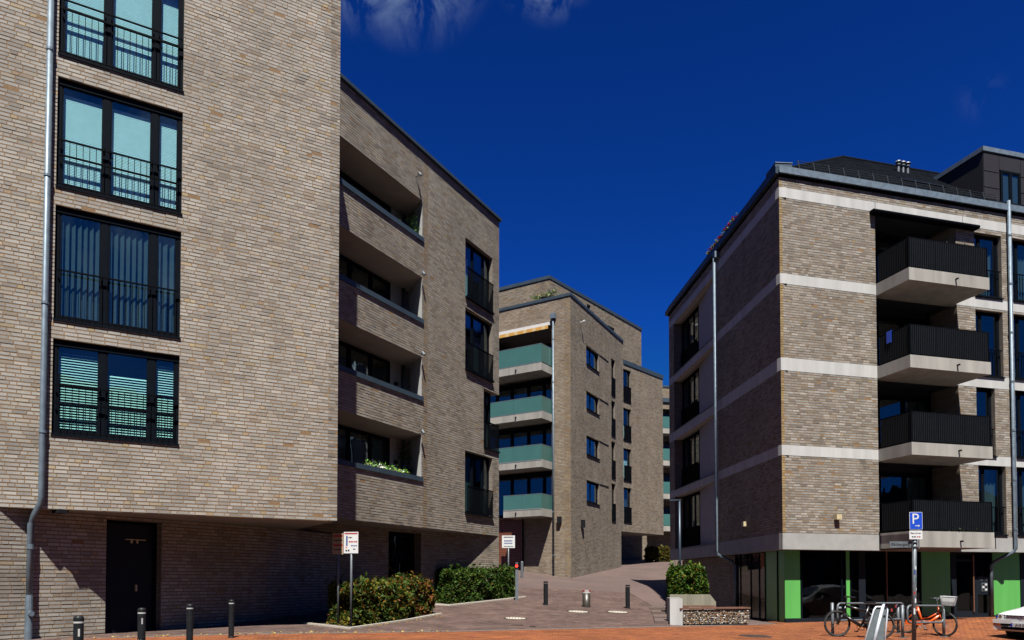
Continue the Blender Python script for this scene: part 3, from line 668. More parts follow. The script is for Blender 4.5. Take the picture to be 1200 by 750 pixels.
# recess under the overhang: side, back pier
PI_ = Wall(MR2.xy(-.4, -2.0), 41.5)
brick_face(arr, mb, PI_, -.6, 2.9, zbs + 9 * CRS, SOM, [], 'mgrey', 35)
fb = zbs
mb.quad(MR1.pt(9.18, fb, -.013), MR1.pt(9.18, SOM, -.013), MR1.pt(9.18, SOM, -3), MR1.pt(9.18, fb, -3), 1)
mb.quad(PI_.pt(2.9, fb, -.013), PI_.pt(2.9, fb, -6), PI_.pt(2.9, SOM, -6), PI_.pt(2.9, SOM, -.013), 1)
e2 = MR2.pt(5.45, SOM, -.012)
mb.quad(e2, MR2.pt(5.45, SOM, -8), MR2.pt(5.45, TM2, -8), MR2.pt(5.45, TM2, -.012), 1)
bkA = ML.xy(-9, -.012); bkB = MR1.xy(9.646, -9)
mb.quad((bkA[0], bkA[1], fb), (bkB[0], bkB[1], fb), (bkB[0], bkB[1], TM), (bkA[0], bkA[1], TM), 1)
mb.quad(MR1.pt(9.646, TM2, -.012), MR1.pt(9.646, TM2, -9), MR1.pt(9.646, TM, -9), MR1.pt(9.646, TM, -.012), 1)
# upper storey set back
PC = (2.27, 44.85); PL = Wall(PC, 122.1); PR = Wall(PC, 37.2); TP = TM - 19 * CRS + 42 * CRS
pz = TM - 18 * CRS; TPz = pz + 37 * CRS
ph = [(6.95, 7.9, snap(16.52, pz), snap(18.62, pz)), (4.3, 4.75, snap(17.9, pz), snap(19.3, pz))]
brick_face(arr, mb, PR, 0, 11.85, pz, TPz, ph, 'mgrey', 36, .2); brick_face(arr, mb, PL, -9, 0, pz, TPz, [], 'mgrey', 37)
mb.quad(PR.pt(11.85, pz, -.012), PR.pt(11.85, pz, -7), PR.pt(11.85, TPz, -7), PR.pt(11.85, TPz, -.012), 1)
mb.build('wall', [M_MORTAR, M_COURSED], b3, kind='stuff'); brick_mesh_build('brickwork', arr, M_BRICK, b3)
rp = [ML.xy(-9, .05), ML.xy(.05, .05), MR1.xy(9.69, .05), MR1.xy(9.69, -9)]
mb = MB(); mb.prism(rp, TM + .002, TM + .17); r3 = mb.build('roof', M_COPE, b3)
mb = MB(); mb.prism([MR2.xy(.06, .05), MR2.xy(5.5, .05), MR2.xy(5.5, -8), MR2.xy(.06, -8)], TM2 + .002, TM2 + .3); mb.build('roof', M_COPE, b3)
mb = MB(); mb.prism([PL.xy(-9, .05), PL.xy(.03, .05), PR.xy(11.9, .05), PR.xy(11.9, -7)], TPz + .002, TPz + .2); mb.build('roof', M_COPE, b3)
mb = MB(); mb.prism([MR2.xy(-.4, -.013), MR2.xy(5.45, -.013), MR2.xy(5.45, -8), MR2.xy(-.4, -8)], SOM + .003, SOM + .1); mb.build('soffit', M_SOFFIT, b3)
for i, h in enumerate(m1):
    w = window(b3, MR1, h[0], h[1], h[2], h[3], .14, (3.6,), fr=.09, room=.6, inside=[None] if i < 2 else [('drape', .2, .8), None], sill_o=.06)
    mb = MB(); mb.wbox(MR1, 4.84, 6.6, h[3] - .02, h[3] + .015, .0, .03); mb.build('shutter_rail', M_RAIL, w)
for i, h in enumerate(nn_):
    w = window(b3, MR1, h[0], h[1], h[2], h[3], .14, (), room=.6, inside=[('drape', .3, .7)] if i in (0, 2) else None, sill_o=.05); rail(w, MR1, h[0] + .01, h[1] - .01, h[2], h[2] + 1.15, .03, 0)
    mb = MB(); n = 12
    for k in range(n): u = h[0] + .03 + (h[1] - h[0] - .06) * (k + .5) / n; mb.wbox(MR1, u - .02, u + .02, h[2] + .026, h[2] + 1.12, .02, .04)
    mb.build('railing_bars', M_RAIL, w, kind='stuff')
for i, h in enumerate(t2):
    w = window(b3, MR2, h[0], h[1], h[2], h[3], .14, (), room=.6, inside=[None, ('fine', 0, .5), ('fine', 0, .3), ('drape', .1, .9)][i:i + 1], sill_o=.05); rail(w, MR2, h[0] + .01, h[1] - .01, h[2], h[2] + 1.05, .03, 0)
    mb = MB(); n = 14
    for k in range(n): u = h[0] + .03 + (h[1] - h[0] - .06) * (k + .5) / n; mb.wbox(MR2, u - .022, u + .022, h[2] + .026, h[2] + 1.02, .02, .04)
    mb.build('railing_bars', M_RAIL, w, kind='stuff')
w = window(b3, PR, *ph[0], .14, (), room=.6, name='window'); rail(w, PR, ph[0][0], ph[0][1], ph[0][2], ph[0][2] + 1.0, .03, 0)
mb = MB()
for k in range(14): u = ph[0][0] + .03 + (.89) * (k + .5) / 14; mb.wbox(PR, u - .022, u + .022, ph[0][2] + .026, ph[0][2] + .97, .02, .04)
mb.build('railing_bars', M_RAIL, w, kind='stuff')
window(b3, PR, *ph[1], .14, (), room=.6)
# loggia lining with glazing, balcony slabs, glass fronts
GB = [(13.94, 14.97), (11.1, 11.93), (8.26, 9.13), (5.43, 6.28)]
for k, zsl in enumerate(LM):
    h = lh[k]; mb = MB(); dp = 1.1; fl = zsl + .30
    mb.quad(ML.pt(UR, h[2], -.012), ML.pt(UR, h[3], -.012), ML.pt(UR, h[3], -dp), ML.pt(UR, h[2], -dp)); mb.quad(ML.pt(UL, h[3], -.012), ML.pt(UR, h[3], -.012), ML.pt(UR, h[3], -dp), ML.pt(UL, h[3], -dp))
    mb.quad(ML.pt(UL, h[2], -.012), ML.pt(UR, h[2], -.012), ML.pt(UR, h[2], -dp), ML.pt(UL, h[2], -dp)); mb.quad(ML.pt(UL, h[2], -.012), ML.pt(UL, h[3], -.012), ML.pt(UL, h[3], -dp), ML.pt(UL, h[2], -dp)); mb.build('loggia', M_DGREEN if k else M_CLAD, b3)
    window(b3, ML, UL, UR - .02, h[2] + .1, h[3] - (.75 if k == 0 else .05), .75, (-5.6, -4.5, -3.3, -2.2), fr=.12, mulw=.16, sill=False, name='loggia_glazing', inside=[None, None, ('drape', .2, .9), None, ('drape', .3, 1)] if k else None)
    ul = -6.8 if k < 3 else -3.8
    mb = MB(); mb.wbox(ML, ul, -1.19, zsl, zsl + .44, -.4, 1.33); bal = mb.build('balcony', M_SLAB, b3)
    mb = MB(); a, b = GB[k]
    n = 3 if k < 3 else 2
    for j in range(n):
        ua = ul + (-1.22 - ul) * j / n; ub = ul + (-1.22 - ul) * (j + 1) / n
        gb = MB(); gb.wbox(ML, ua + .008, ub - .008, a, b, 1.30, 1.325); gb.build('glass_panel', M_TEAL, bal)
    gb = MB(); gb.wbox(ML, -1.225, -1.2, a, b, .02, 1.325); gb.build('glass_panel', M_TEAL, bal)
    gb = MB(); gb.wbox(ML, ul, -1.195, b + .002, b + .03, 1.295, 1.33); gb.wbox(ML, -1.23, -1.195, b + .002, b + .03, .02, 1.294); gb.wbox(ML, ul, -1.195, a - .05, a - .003, 1.31, 1.335); gb.build('handrail', M_GALV, bal)
    gb = MB(); gb.wbox(ML, -2.95, -2.88, zsl + .16, zsl + .26, 1.331, 1.40); gb.build('water_spout', M_BLACK, bal)
# awning over the top balcony: cassette and sloping striped cloth
mb = MB(); mb.wbox(ML, -6.8, -1.3, 16.42, 16.6, .01, .16); aw = mb.build('awning', M_TOWN, b3, label='half-open yellow striped awning under a white cassette')
n = 26
for j in range(n):
    ua = -6.8 + 5.5 * j / n; ub = ua + 5.5 / n; cb = MB(); c0 = [ML.pt(ua, 16.42, .14), ML.pt(ub, 16.42, .14), ML.pt(ub, 16.34, .36), ML.pt(ua, 16.34, .36)]
    cb.quad(*c0); cb.quad(c0[3], c0[2], (c0[2][0], c0[2][1], 16.14), (c0[3][0], c0[3][1], 16.14)); cb.build('cloth_strip', M_YEL if j % 3 else M_YEL2, aw)
pt_ = ML.pt(-1.09, 16.8, .12); downpipe(b3, [pt_, (pt_[0], pt_[1], 1.5)], .055, collars=6)
mb = MB(); mb.wbox(ML, -1.24, -.94, 16.75, 17.05, .015, .24); mb.build('hopper', M_ZINC, b3)
mb = MB(); mb.wbox(ML, -.82, -.60, 4.62, 5.03, .0, .2); mb.build('wall_lamp', M_BLACK, b3)
mb = MB(); mb.wbox(MR1, 1.55, 1.78, 4.47, 4.93, .0, .2); mb.build('wall_lamp', M_BLACK, b3)
mb = MB(); n3 = Vector((MR1.n[0], MR1.n[1], 0)); q = Vector(MR1.pt(1.55, 16.85, 0)); mb.tube([q, q + n3 * .22], .03, 8); mb.tube([q + n3 * .2, q + n3 * .3 + Vector((0, 0, .05))], .07, 8); mb.build('spotlight', M_TOWN, b3)
# timber-clad entrance bay
tw = MB(); T0 = 1.2
for j in range(34):
    z = T0 + j * .115; x = MB(); x.wbox(ML, -9, -3.36, z, z + .10, -.36, -.33 + rng.uniform(-.004, .004)); x.build('board', M_WOOD, b3)
mb = MB(); mb.quad(ML.pt(-9, T0, -.37), ML.pt(-3.35, T0, -.37), ML.pt(-3.35, 5.02, -.37), ML.pt(-9, 5.02, -.37), 0); mb.quad(ML.pt(-3.35, T0, -.37), ML.pt(-3.35, T0, -.013), ML.pt(-3.35, 5.02, -.013), ML.pt(-3.35, 5.02, -.37), 0); mb.build('board_backing', M_DOOR, b3)
pt_ = ML.pt(-3.2, 5.0, .09); mb = MB(); mb.tube([pt_, (pt_[0], pt_[1], 1.5)], .05, 10); mb.build('downpipe', M_RAIL, b3)

# ------------------------------------------------------------------ building 4: sliver of a farther block
b4 = thing('apartment_building', 'sliver of a farther brick block with stacked glass balconies seen through the gap', 'building', (12.4, 62, 2.9))
BW = Wall((10.5, 62.3), 78); arr = ([], []); mb = MB(); z0 = 2.4; ztb = z0 + 182 * CRS
fl = [14.6, 12.0, 9.4, 6.8, 4.2]
bh = [(.9, 6.5, snap(f - .05, z0), snap(f + 1.75, z0), 0) for f in (13.95, 11.25, 8.55, 5.85)]
brick_face(arr, mb, BW, -2.5, 9, z0, ztb, bh, 'mgrey', 41)
mb.quad(BW.pt(-2.5, z0, -8), BW.pt(9, z0, -8), BW.pt(9, ztb, -8), BW.pt(-2.5, ztb, -8), 1); mb.quad(BW.pt(-2.5, z0, -.012), BW.pt(-2.5, z0, -8), BW.pt(-2.5, ztb, -8), BW.pt(-2.5, ztb, -.012), 1); mb.quad(BW.pt(9, z0, -.012), BW.pt(9, z0, -8), BW.pt(9, ztb, -8), BW.pt(9, ztb, -.012), 1)
mb.build('wall', [M_MORTAR, M_COURSED], b4, kind='stuff'); brick_mesh_build('brickwork', arr, M_BRICK, b4)
mb = MB(); mb.prism([BW.xy(-2.6, .05), BW.xy(9, .05), BW.xy(9, -8), BW.xy(-2.6, -8)], ztb + .002, ztb + .16); mb.build('roof', M_COPE, b4)
mb = MB(); mb.wbox(BW, .5, 9, 16.3, 16.65, 0, .12); mb.build('cornice', M_COPE, b4)
for h in bh:
    mb = MB(); mb.wbox(BW, .7, 6.7, h[2] - .45, h[2] - .03, -.9, 1.1); bal = mb.build('balcony', M_SLAB, b4)
    mb = MB(); mb.wbox(BW, .72, 6.7, h[2], h[2] + .95, 1.07, 1.09); mb.build('glass_panel', M_TEAL, bal)
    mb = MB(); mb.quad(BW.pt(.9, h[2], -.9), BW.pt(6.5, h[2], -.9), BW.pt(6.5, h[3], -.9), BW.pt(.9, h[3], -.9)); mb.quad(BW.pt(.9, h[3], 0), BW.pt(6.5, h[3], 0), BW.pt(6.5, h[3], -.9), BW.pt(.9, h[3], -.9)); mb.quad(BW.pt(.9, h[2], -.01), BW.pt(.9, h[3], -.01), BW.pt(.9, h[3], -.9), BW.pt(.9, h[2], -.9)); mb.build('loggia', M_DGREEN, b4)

# ------------------------------------------------------------------ building 5: corner block on the right with concrete bands
P5 = (8.665, 24.0); RW = Wall(P5, 74.53); RL = Wall(P5, 176.1)
b5 = thing('apartment_building', 'corner brick block with pale concrete bands, black railed balconies and a green glazed shop front', 'building', (P5[0], P5[1], 0))
z0 = 2.832; sr = lambda z: snap(z, z0)
BT = [14.10, 11.28, 8.48, 5.69, 2.832]; BH = .39
bands = [(sr(t - BH), sr(t)) for t in BT[:4]]
TR = sr(14.43)
UE = 13.0
lo_ = [(3.72, 7.1, bands[0][0] + .0, None)]
LGR = [(3.72, 7.1, bands[1][1], bands[0][0]), (3.72, 7.1, bands[2][1], bands[1][0]), (3.72, 7.1, bands[3][1], bands[2][0]), (3.72, 7.1, 2.832, bands[3][0])]
WR = [(7.9, 9.11, sr(11.29), sr(13.6)), (7.9, 9.11, sr(8.48), sr(10.86)), (7.87, 8.69, sr(5.69), sr(8.05)), (7.9, 9.11, sr(2.9), sr(5.29))]
WR2 = [(9.6, 10.8, a, b) for _, _, a, b in WR]
bh_ = [(-20, 20, a, b, 0) for a, b in bands]
arr = ([], []); mb = MB()
hs = [h + (0,) for h in LGR] + [h + (.2,) for h in WR + WR2]
brick_face(arr, mb, RW, .11, UE, z0, TR, hs + bh_, 'lilac', 51, .2)
brick_face(arr, mb, RW, 0, .11, z0, TR, bh_, 'ochre', 52)
RC = [(-12.1, -5.97, bands[k + 1][1] if k < 3 else 2.80, bands[k][0]) for k in range(4)]
LE = -12.95
brick_face(arr, mb, RL, LE, -.02, z0, TR, [c + (0,) for c in RC] + bh_, 'grey', 53)
mb.quad(RL.pt(LE, z0, -.012), RL.pt(LE, z0, -9), RL.pt(LE, TR, -9), RL.pt(LE, TR, -.012), 1)
mb.quad(RW.pt(UE, 0, -.012), RW.pt(UE, 0, -12), RW.pt(UE, TR, -12), RW.pt(UE, TR, -.012), 1)
ea, eb = RL.xy(LE, -9), RW.xy(UE, -12); mb.quad((ea[0], ea[1], 0), (eb[0], eb[1], 0), (eb[0], eb[1], TR), (ea[0], ea[1], TR), 1)
# ground-floor brick pier wall along the alley
gg = 2.29 - 30 * CRS
RLr = [(-2.26, 20, -1, 3)]
brick_face(arr, mb, Wall(RL.xy(0, -.42), 176.1), LE + .6, -5.1, gg, gg + 30 * CRS - .03, [], 'grey', 54)
mb.quad(RL.pt(LE + .6, gg, -.43), RL.pt(LE + .6, 2.28, -.43), RL.pt(LE + .6, 2.28, -8), RL.pt(LE + .6, gg, -8), 1)
mb.build('wall', [M_MORTAR, M_COURSED], b5, kind='stuff'); brick_mesh_build('brickwork', arr, M_BRICK, b5)
# concrete bands in lengths with open joints
for (a, b) in bands:
    for ua, ub in ((.1, 3.725), (3.735, 7.1) if (a, b) != bands[0] else (3.735, 7.4), (7.11, UE) if (a, b) != bands[0] else (7.41, UE)):
        mb = MB(); mb.wbox(RW, ua + .005, ub - .005, a, b, -.2, .006); mb.build('concrete_band', M_BAND, b5)
    mb = MB(); mb.wbox(RW, 0, .097, a, b, -.2, .006); mb.build('concrete_band', M_BAND, b5)
    for ua, ub in ((LE, -9.5), (-9.5, -5.97), (-5.97, -3.2), (-3.2, -.005)):
        mb = MB(); mb.wbox(RL, ua + .006, ub - .006, a, b, -.25, .006); mb.build('concrete_band', M_BAND, b5)
for W, segs in ((RW, ((.1, 3.7), (6.98, UE))), (RL, ((LE, -9), (-9, -5.97), (-5.97, -2.9), (-2.9, -.004)))):
    for ua, ub in segs:
        mb = MB(); mb.wbox(W, ua + .004, ub - .004, 2.30, 2.826, -.25, .012); mb.build('concrete_band', M_CONC, b5)
mb = MB(); mb.wbox(RW, 0, .097, 2.30, 2.826, -.2, .012); mb.build('concrete_band', M_CONC, b5)
mb = MB(); mb.prism([RW.xy(.02, .0), RW.xy(UE, .0), RW.xy(UE, -11), RL.xy(LE, -9), RL.xy(LE, -.01), RL.xy(-.01, -.01)], 2.305, 2.36); mb.build('soffit', M_SOFFIT, b5)
# balconies and loggias
SLB = [(10.885, 11.285), (8.07, 8.475), (5.285, 5.685), (2.36, 2.87)]
for k, h in enumerate(LGR):
    a, b = h[2], h[3]; mb = MB(); dp = 1.25
    mb.quad(RW.pt(3.72, b, -.21), RW.pt(7.1, b, -.21), RW.pt(7.1, b, -dp), RW.pt(3.72, b, -dp)); mb.quad(RW.pt(3.72, a, -.012), RW.pt(7.1, a, -.012), RW.pt(7.1, a, -dp), RW.pt(3.72, a, -dp)); mb.quad(RW.pt(3.72, b - .23, -dp), RW.pt(7.1, b - .23, -dp), RW.pt(7.1, b, -dp), RW.pt(3.72, b, -dp))
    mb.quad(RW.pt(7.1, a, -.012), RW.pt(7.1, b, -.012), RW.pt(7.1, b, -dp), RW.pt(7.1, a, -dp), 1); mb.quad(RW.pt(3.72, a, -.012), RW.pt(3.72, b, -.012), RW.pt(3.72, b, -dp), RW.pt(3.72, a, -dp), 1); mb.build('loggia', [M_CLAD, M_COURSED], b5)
    window(b5, RW, 3.76, 7.0, a + .03, b - .22, dp - .1, (4.75, 5.85), fr=.1, mulw=.13, sill=False, name='loggia_glazing', inside=[None, None, ('drape', .2, 1)] if k > 1 else None)
    s0, s1 = SLB[k]
    mb = MB(); mb.wbox(RW, 3.73, 6.955, s0, s1, -.19 if k < 3 else -.25, 1.42); bal = mb.build('balcony', M_SLAB, b5)
    rail(bal, RW, 3.76, 6.90, s1 + .03, s1 + 1.0, 1.375, 42, None, r=.022, barw=.042, posts=4)
    SD = Wall(RW.xy(3.78, 0), 74.53 + 90 + 180)
    rail(bal, SD, -1.36, -.03, s1 + .03, s1 + 1.0, 0, 17, None, r=.022, barw=.042, posts=0)
    SD2 = Wall(RW.xy(6.9, 0), 74.53 + 90 + 180); rail(bal, SD2, -1.36, -.03, s1 + .03, s1 + 1.0, 0, 17, None, r=.022, barw=.042)
    gb = MB(); q = Vector(RW.pt(5.58, s0 + .2, 1.42)); n3 = Vector((RW.n[0], RW.n[1], 0)); gb.tube([q, q + n3 * .1], .03, 8); gb.build('water_spout', M_BLACK, bal)
    mb = MB(); q = RW.xy(6.75, -.9); mb.tube([(q[0], q[1], a), (q[0], q[1], b)], .04, 8); mb.build('rain_pipe', M_RAIL, bal)
# top awning cassette, a light frame round the lowest slab
mb = MB(); mb.wbox(RW, 3.5, 7.9, 13.60, 13.74, .01, .2); mb.tube([RW.pt(3.5, 13.66, .2), RW.pt(7.9, 13.66, .2)], .07, 10); mb.build('awning_cassette', M_RAIL, b5)
mb = MB()
fr_ = [RW.pt(3.7, 2.93, 1.45), RW.pt(6.97, 2.93, 1.45), RW.pt(6.97, 2.33, 1.45), RW.pt(3.7, 2.33, 1.45)]
mb.tube([RW.pt(3.7, 2.93, .03), fr_[0]], .015, 6); mb.tube([RW.pt(3.7, 2.33, .03), fr_[3]], .015, 6); mb.tube([fr_[0], fr_[3]], .015, 6); mb.tube([fr_[1], fr_[2]], .015, 6); mb.tube([RW.pt(3.7, 2.93, .03), RW.pt(3.7, 2.33, .03)], .015, 6)
mb.build('slab_edge_frame', M_RAIL, b5)
mb = MB(); a_, b_, c_ = RW.pt(3.85, 2.3, 1.52), RW.pt(3.85, 3.05, 1.52), RW.pt(3.62, 3.32, 1.52); mb.tube([a_, b_], .02, 8); mb.tube([b_, c_], .018, 8); mb.tube([c_, (c_[0] - .1, c_[1], c_[2] + .01)], .03, 8); mb.build('lamp_arm', M_GALV, b5)
for col, WS in enumerate((WR, WR2)):
    for i, h in enumerate(WS):
        m = h[0] + .36
        wn = window(b5, RW, h[0], h[1], h[2], h[3], .15, (m,) if h[1] - h[0] > 1 else (), fr=.08, inside=[[None, ('drape', .1, .9)], [None, None], [None], [('fine', 0, .5), ('drape', 0, .9)]][i], sill_o=.06)
        rail(wn, RW, h[0] + .02, h[1] - .02, h[2] + .02, h[2] + .98, -.03, 9, None, r=.016, barw=.018)
# alley side: canted bays with glazing and pale plaster
for k, h in enumerate(RC):
    a, b = h[2], h[3]; u0, u1 = h[0], h[1]; d1 = .40; uc = -9.5
    CW = Wall(RL.xy(u0, -d1), 176.1); sp = uc - u0; A0 = RL.xy(uc, -d1); A1 = RL.xy(u1, -.02)
    mb = MB(); i0, i1 = RL.xy(uc, -d1 - .1), RL.xy(u1, -.14); mb.prism([A0, A1, i1, i0], a, b - .001); bay = mb.build('plaster_panel', M_GREYPL, b5)
    mb = MB(); mb.prism([RL.xy(u0, -.255), RL.xy(-7.6, -.255), A0, RL.xy(uc, -d1 - .05), RL.xy(u0, -d1 - .05)], b + .002, b + .05); mb.build('soffit', M_SOFFIT, b5)
    mb = MB(); mb.prism([RL.xy(u0, .03), RL.xy(u1 - .02, .03), RL.xy(u1 - .02, -.06), RL.xy(uc, -d1), RL.xy(u0, -d1)], a - .03, a - .003); mb.build('ledge', M_COPE, b5)
    mb = MB(); mb.quad(RL.pt(u0, a, -.013), RL.pt(u0, b, -.013), RL.pt(u0, b, -d1), RL.pt(u0, a, -d1)); mb.build('reveal', M_COURSED, b5)
    wn = window(b5, CW, .03, sp - .01, a + .02, b - .02, .0, (sp * .36, sp * .70), fr=.1, mulw=.1, sill=False, room=.5, inside=[None, ('drape', .1, 1), ('drape', 0, .9)], name='window')
    rail(wn, CW, .06, sp - .05, a + .03, a + .98, .06, 0)
    mb = MB()
    for q in range(30): u = .1 + (sp - .2) * q / 29; mb.wbox(CW, u - .025, u + .025, a + .05, a + .96, .05, .075)
    mb.build('railing_bars', M_RAIL, wn, kind='stuff')
# gutter, coping, slate hip roof
mb = MB(); e = .07
ga = [RW.xy(-.06, .12), RW.xy(UE, .12), RW.xy(UE, -.3), RW.xy(.3, -.3)]
mb.prism(ga, 14.50, 14.72); mb.build('gutter', M_ZINC, b5)
mb = MB(); mb.prism([RL.xy(LE - .2, .13), RL.xy(.06, .13), RL.xy(-.02, -.28), RL.xy(LE - .2, -.28)], 14.50, 14.70); mb.build('eaves', M_COPE, b5)
mb = MB(); mb.prism([RL.xy(LE, .05), RW.xy(.0, .05), RW.xy(UE, .05), RW.xy(UE, -1), RL.xy(LE, -1)], TR + .003, 14.498); mb.build('eaves_board', M_RAIL, b5)
mb = MB(); q0 = RL.xy(-.9, .11); q1 = RL.xy(-.05, .11)
mb.wbox(RL, -12.9, -.8, 14.80, 14.825, .045, .075); mb.wbox(RL, -.75, -.0, 14.74, 14.86, -.45, .115); pr_ = mb.build('parapet_rail', M_COPE, b5)
mb = MB(); mb.wbox(RL, -.76, .02, 14.862, 14.885, -.46, .12); mb.build('parapet_cap', M_ZINC, pr_)
for k in range(14):
    mb = MB(); u = -12.6 + .88 * k; mb.wbox(RL, u - .02, u + .02, 14.70, 14.80, .045, .075); mb.build('rail_post', M_COPE, pr_)
# slates in lapped courses on the street slope and the hip
APX = RW.pt(5.74, 18.14, -4.0); RE = RW.pt(UE + 2, 18.14, -4.0); EV = RW.pt(.35, 14.74, -.02); EVR = RW.pt(UE + 2, 14.74, -.02)
mb = MB(); nC = 24
def slope_pt(u, t, lift=0):
    A = np.array(RW.pt(u, 14.74, -.02)); B = np.array(RW.pt(u, 18.14, -4.0)); p = A + (B - A) * t; return (p[0], p[1], p[2] + lift)
for j in range(nC):
    t0, t1 = j / nC, (j + 1.15) / nC; t1 = min(t1, 1.0); ul = .35 + (5.74 - .35) * t0; w = .34; u = ul - rng.random() * .3
    while u < UE + 1.6:
        ua, ub = max(u, ul), min(u + w - .012, UE + 1.6)
        if ub > ua + .03:
            l = .035 + rng.uniform(-.006, .006); a, b, c, d = slope_pt(ua, t0, l), slope_pt(ub, t0, l), slope_pt(ub, t1, .006), slope_pt(ua, t1, .006)
            mb.quad(a, b, c, d); mb.quad(a, slope_pt(ua, t0, 0), slope_pt(ub, t0, 0), b)
        u += w
mb.build('slates', M_SLATE, b5, kind='stuff')
LB = RL.pt(LE, 14.72, -.2); BK = RL.pt(LE, 15.4, -6)
mb = MB(); mb.add([RW.pt(.1, 14.72, -.05), RW.pt(UE + 2, 14.72, -.05), RE, APX, RL.pt(LE, 14.72, -.3), (APX[0] + .8, APX[1] + 9, 17.2)], [(0, 1, 2, 3), (0, 3, 5, 4)]); mb.build('roof', M_SLATE, b5)
mb = MB(); mb.tube([APX, RE], .07, 8); mb.tube([EV, APX], .06, 8); mb.build('ridge_cap', M_SLATE, b5)
# snow guard: rails on brackets along the eaves
mb = MB()
for hh in (.06, .14, .22, .30): mb.tube([RW.pt(.9, 14.93 + hh, -.30), RW.pt(9.3, 14.93 + hh, -.30)], .010, 6)
sg = mb.build('snow_guard', M_RAIL2, b5)
for k in range(15):
    mb = MB(); u = .95 + 8.3 * k / 14; mb.tube([RW.pt(u, 14.90, -.22), RW.pt(u, 15.26, -.30)], .016, 6); mb.tube([RW.pt(u, 14.9, -.22), RW.pt(u, 15.15, -.55)], .012, 6); mb.build('bracket', M_RAIL2, sg)
# three vent cowls and a roof light
for k in range(3):
    u = 7.52 + .22 * k; q = RW.pt(u, 17.25, -3.0); mb = MB(); mb.lathe([(.05, 0), (.05, .26), (.075, .27), (.09, .30), (.09, .33), (.04, .35), (.04, .37), (.125, .40), (.10, .45), (.02, .46)], q, 12); mb.build('vent_cowl', M_GALV, b5, smooth=False)
mb = MB(); q = [slope_pt(6.2, .30, .06), slope_pt(8.1, .30, .06), slope_pt(8.1, .42, .06), slope_pt(6.2, .42, .06)]; mb.quad(*q); mb.build('solar_panel', M_TEAL if False else M_FRAME, b5)
# dormer clad in dark panels
mb = MB(); DW = RW
mb.wbox(DW, 8.98, 16, 14.85, 16.95, -4.2, -.56); dm = mb.build('dormer', M_CLAD, b5)
for za, zb_ in ((14.9, 15.62), (15.64, 16.22), (16.24, 16.93)):
    for ua, ub in ((8.985, 9.70), (10.70, 12.0)):
        x = MB(); x.wbox(DW, ua + .008, ub - .008, za + .008, zb_ - .004, -.555, -.535); x.build('panel', M_CLAD, dm)
mb = MB(); mb.wbox(DW, 9.71, 10.69, 16.37, 16.93, -.555, -.535); mb.build('panel', M_CLAD, dm)
DS = Wall(RW.xy(8.98, -.56), 74.53 + 90 + 180)
mb = MB(); mb.wbox(DW, 8.93, 16, 16.955, 17.12, -4.25, -.49); mb.build('dormer_roof', M_ZINC, dm)
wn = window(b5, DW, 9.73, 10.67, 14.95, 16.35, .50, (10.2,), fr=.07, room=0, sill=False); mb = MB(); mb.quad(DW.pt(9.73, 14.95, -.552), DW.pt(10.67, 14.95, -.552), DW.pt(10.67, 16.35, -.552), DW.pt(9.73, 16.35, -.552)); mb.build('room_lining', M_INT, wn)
# downpipes
p0 = RW.pt(9.38, 14.85, .10); p1 = RW.pt(9.38, 2.42, .10); p2 = RW.pt(8.86, 1.85, -.42); p3 = RW.pt(8.86, .02, -.42)
mb = MB(); mb.tube([p0, p1, RW.pt(9.33, 2.32, .05), RW.pt(8.92, 1.95, -.38), p2, p3], .058, 12); dp_ = mb.build('downpipe', M_ZINC, b5, smooth=True)
for k in range(7):
    mb = MB(); z = 13.6 - k * 1.75; q = RW.xy(9.38, .10); mb.tube([(q[0], q[1], z - .03), (q[0], q[1], z + .03)], .072, 12); mb.build('collar', M_ZINC, dp_)
p0 = RL.pt(-5.75, 14.2, .17); p1 = RL.pt(-5.75, 2.45, .17); p2 = RL.pt(-4.75, 1.85, -.3)
mb = MB(); mb.tube([p0, p1, RL.pt(-5.70, 2.33, .13), RL.pt(-5.15, 2.02, -.28), RL.pt(-5.06, 1.9, -.31), RL.pt(-5.06, .02, -.31)], .055, 12); dp_ = mb.build('downpipe', M_ZINC, b5, smooth=True)
mb = MB(); mb.wbox(RL, -5.85, -5.6, 14.2, 14.45, .02, .2); mb.build('hopper', M_ZINC, dp_)
for W, u, z in ((RW, 1.93, 3.29), (RL, -3.1, 3.25)):
    mb = MB(); mb.wbox(W, u, u + .19, z, z + .17, .005, .16); mb.build('wall_lamp', M_CREAM, b5)
# glazed ground floor, street side
SW = Wall(RW.xy(0, -.55), 74.53); zt_ = 2.30; gb_ = -.12
def pane_strip(name, W, u0, u1, m, o=0, zz0=gb_, zz1=zt_, label=None, par=None):
    mb = MB(); mb.wbox(W, u0 + .004, u1 - .004, zz0, zz1, o - .03, o); return mb.build(name, m, par or b5, label)
def mull(W, u, w=.06, par=None, m=None):
    mb = MB(); mb.wbox(W, u - w / 2, u + w / 2, gb_, zt_, -.05, .02); return mb.build('mullion', m or M_FRAME, par or b5)
sf = None
for u0, u1, m, nm in ((.45, 1.04, M_GREEN, 'green_panel'), (1.10, 2.62, M_DGLASS, 'shop_pane'), (2.68, 2.78, M_DGLASS, 'shop_pane'), (2.83, 2.98, M_GREEN, 'green_panel'), (3.03, 3.32, M_DGLASS, 'shop_pane'), (3.60, 4.40, M_DGLASS, 'shop_pane'), (4.48, 5.85, M_DGLASS, 'shop_pane'), (5.91, 7.18, M_GREEN, 'green_panel'), (9.05, 10.30, M_GREEN, 'green_panel'), (10.6, 12.9, M_DGLASS, 'shop_pane')):
    pane_strip(nm, SW, u0, u1, m)
for u, w in ((1.07, .06), (2.65, .06), (2.80, .03), (3.0, .04), (3.46, .26), (4.44, .05), (5.88, .06), (10.45, .28)): mull(SW, u, w, None, M_DOOR if w > .2 else M_FRAME)
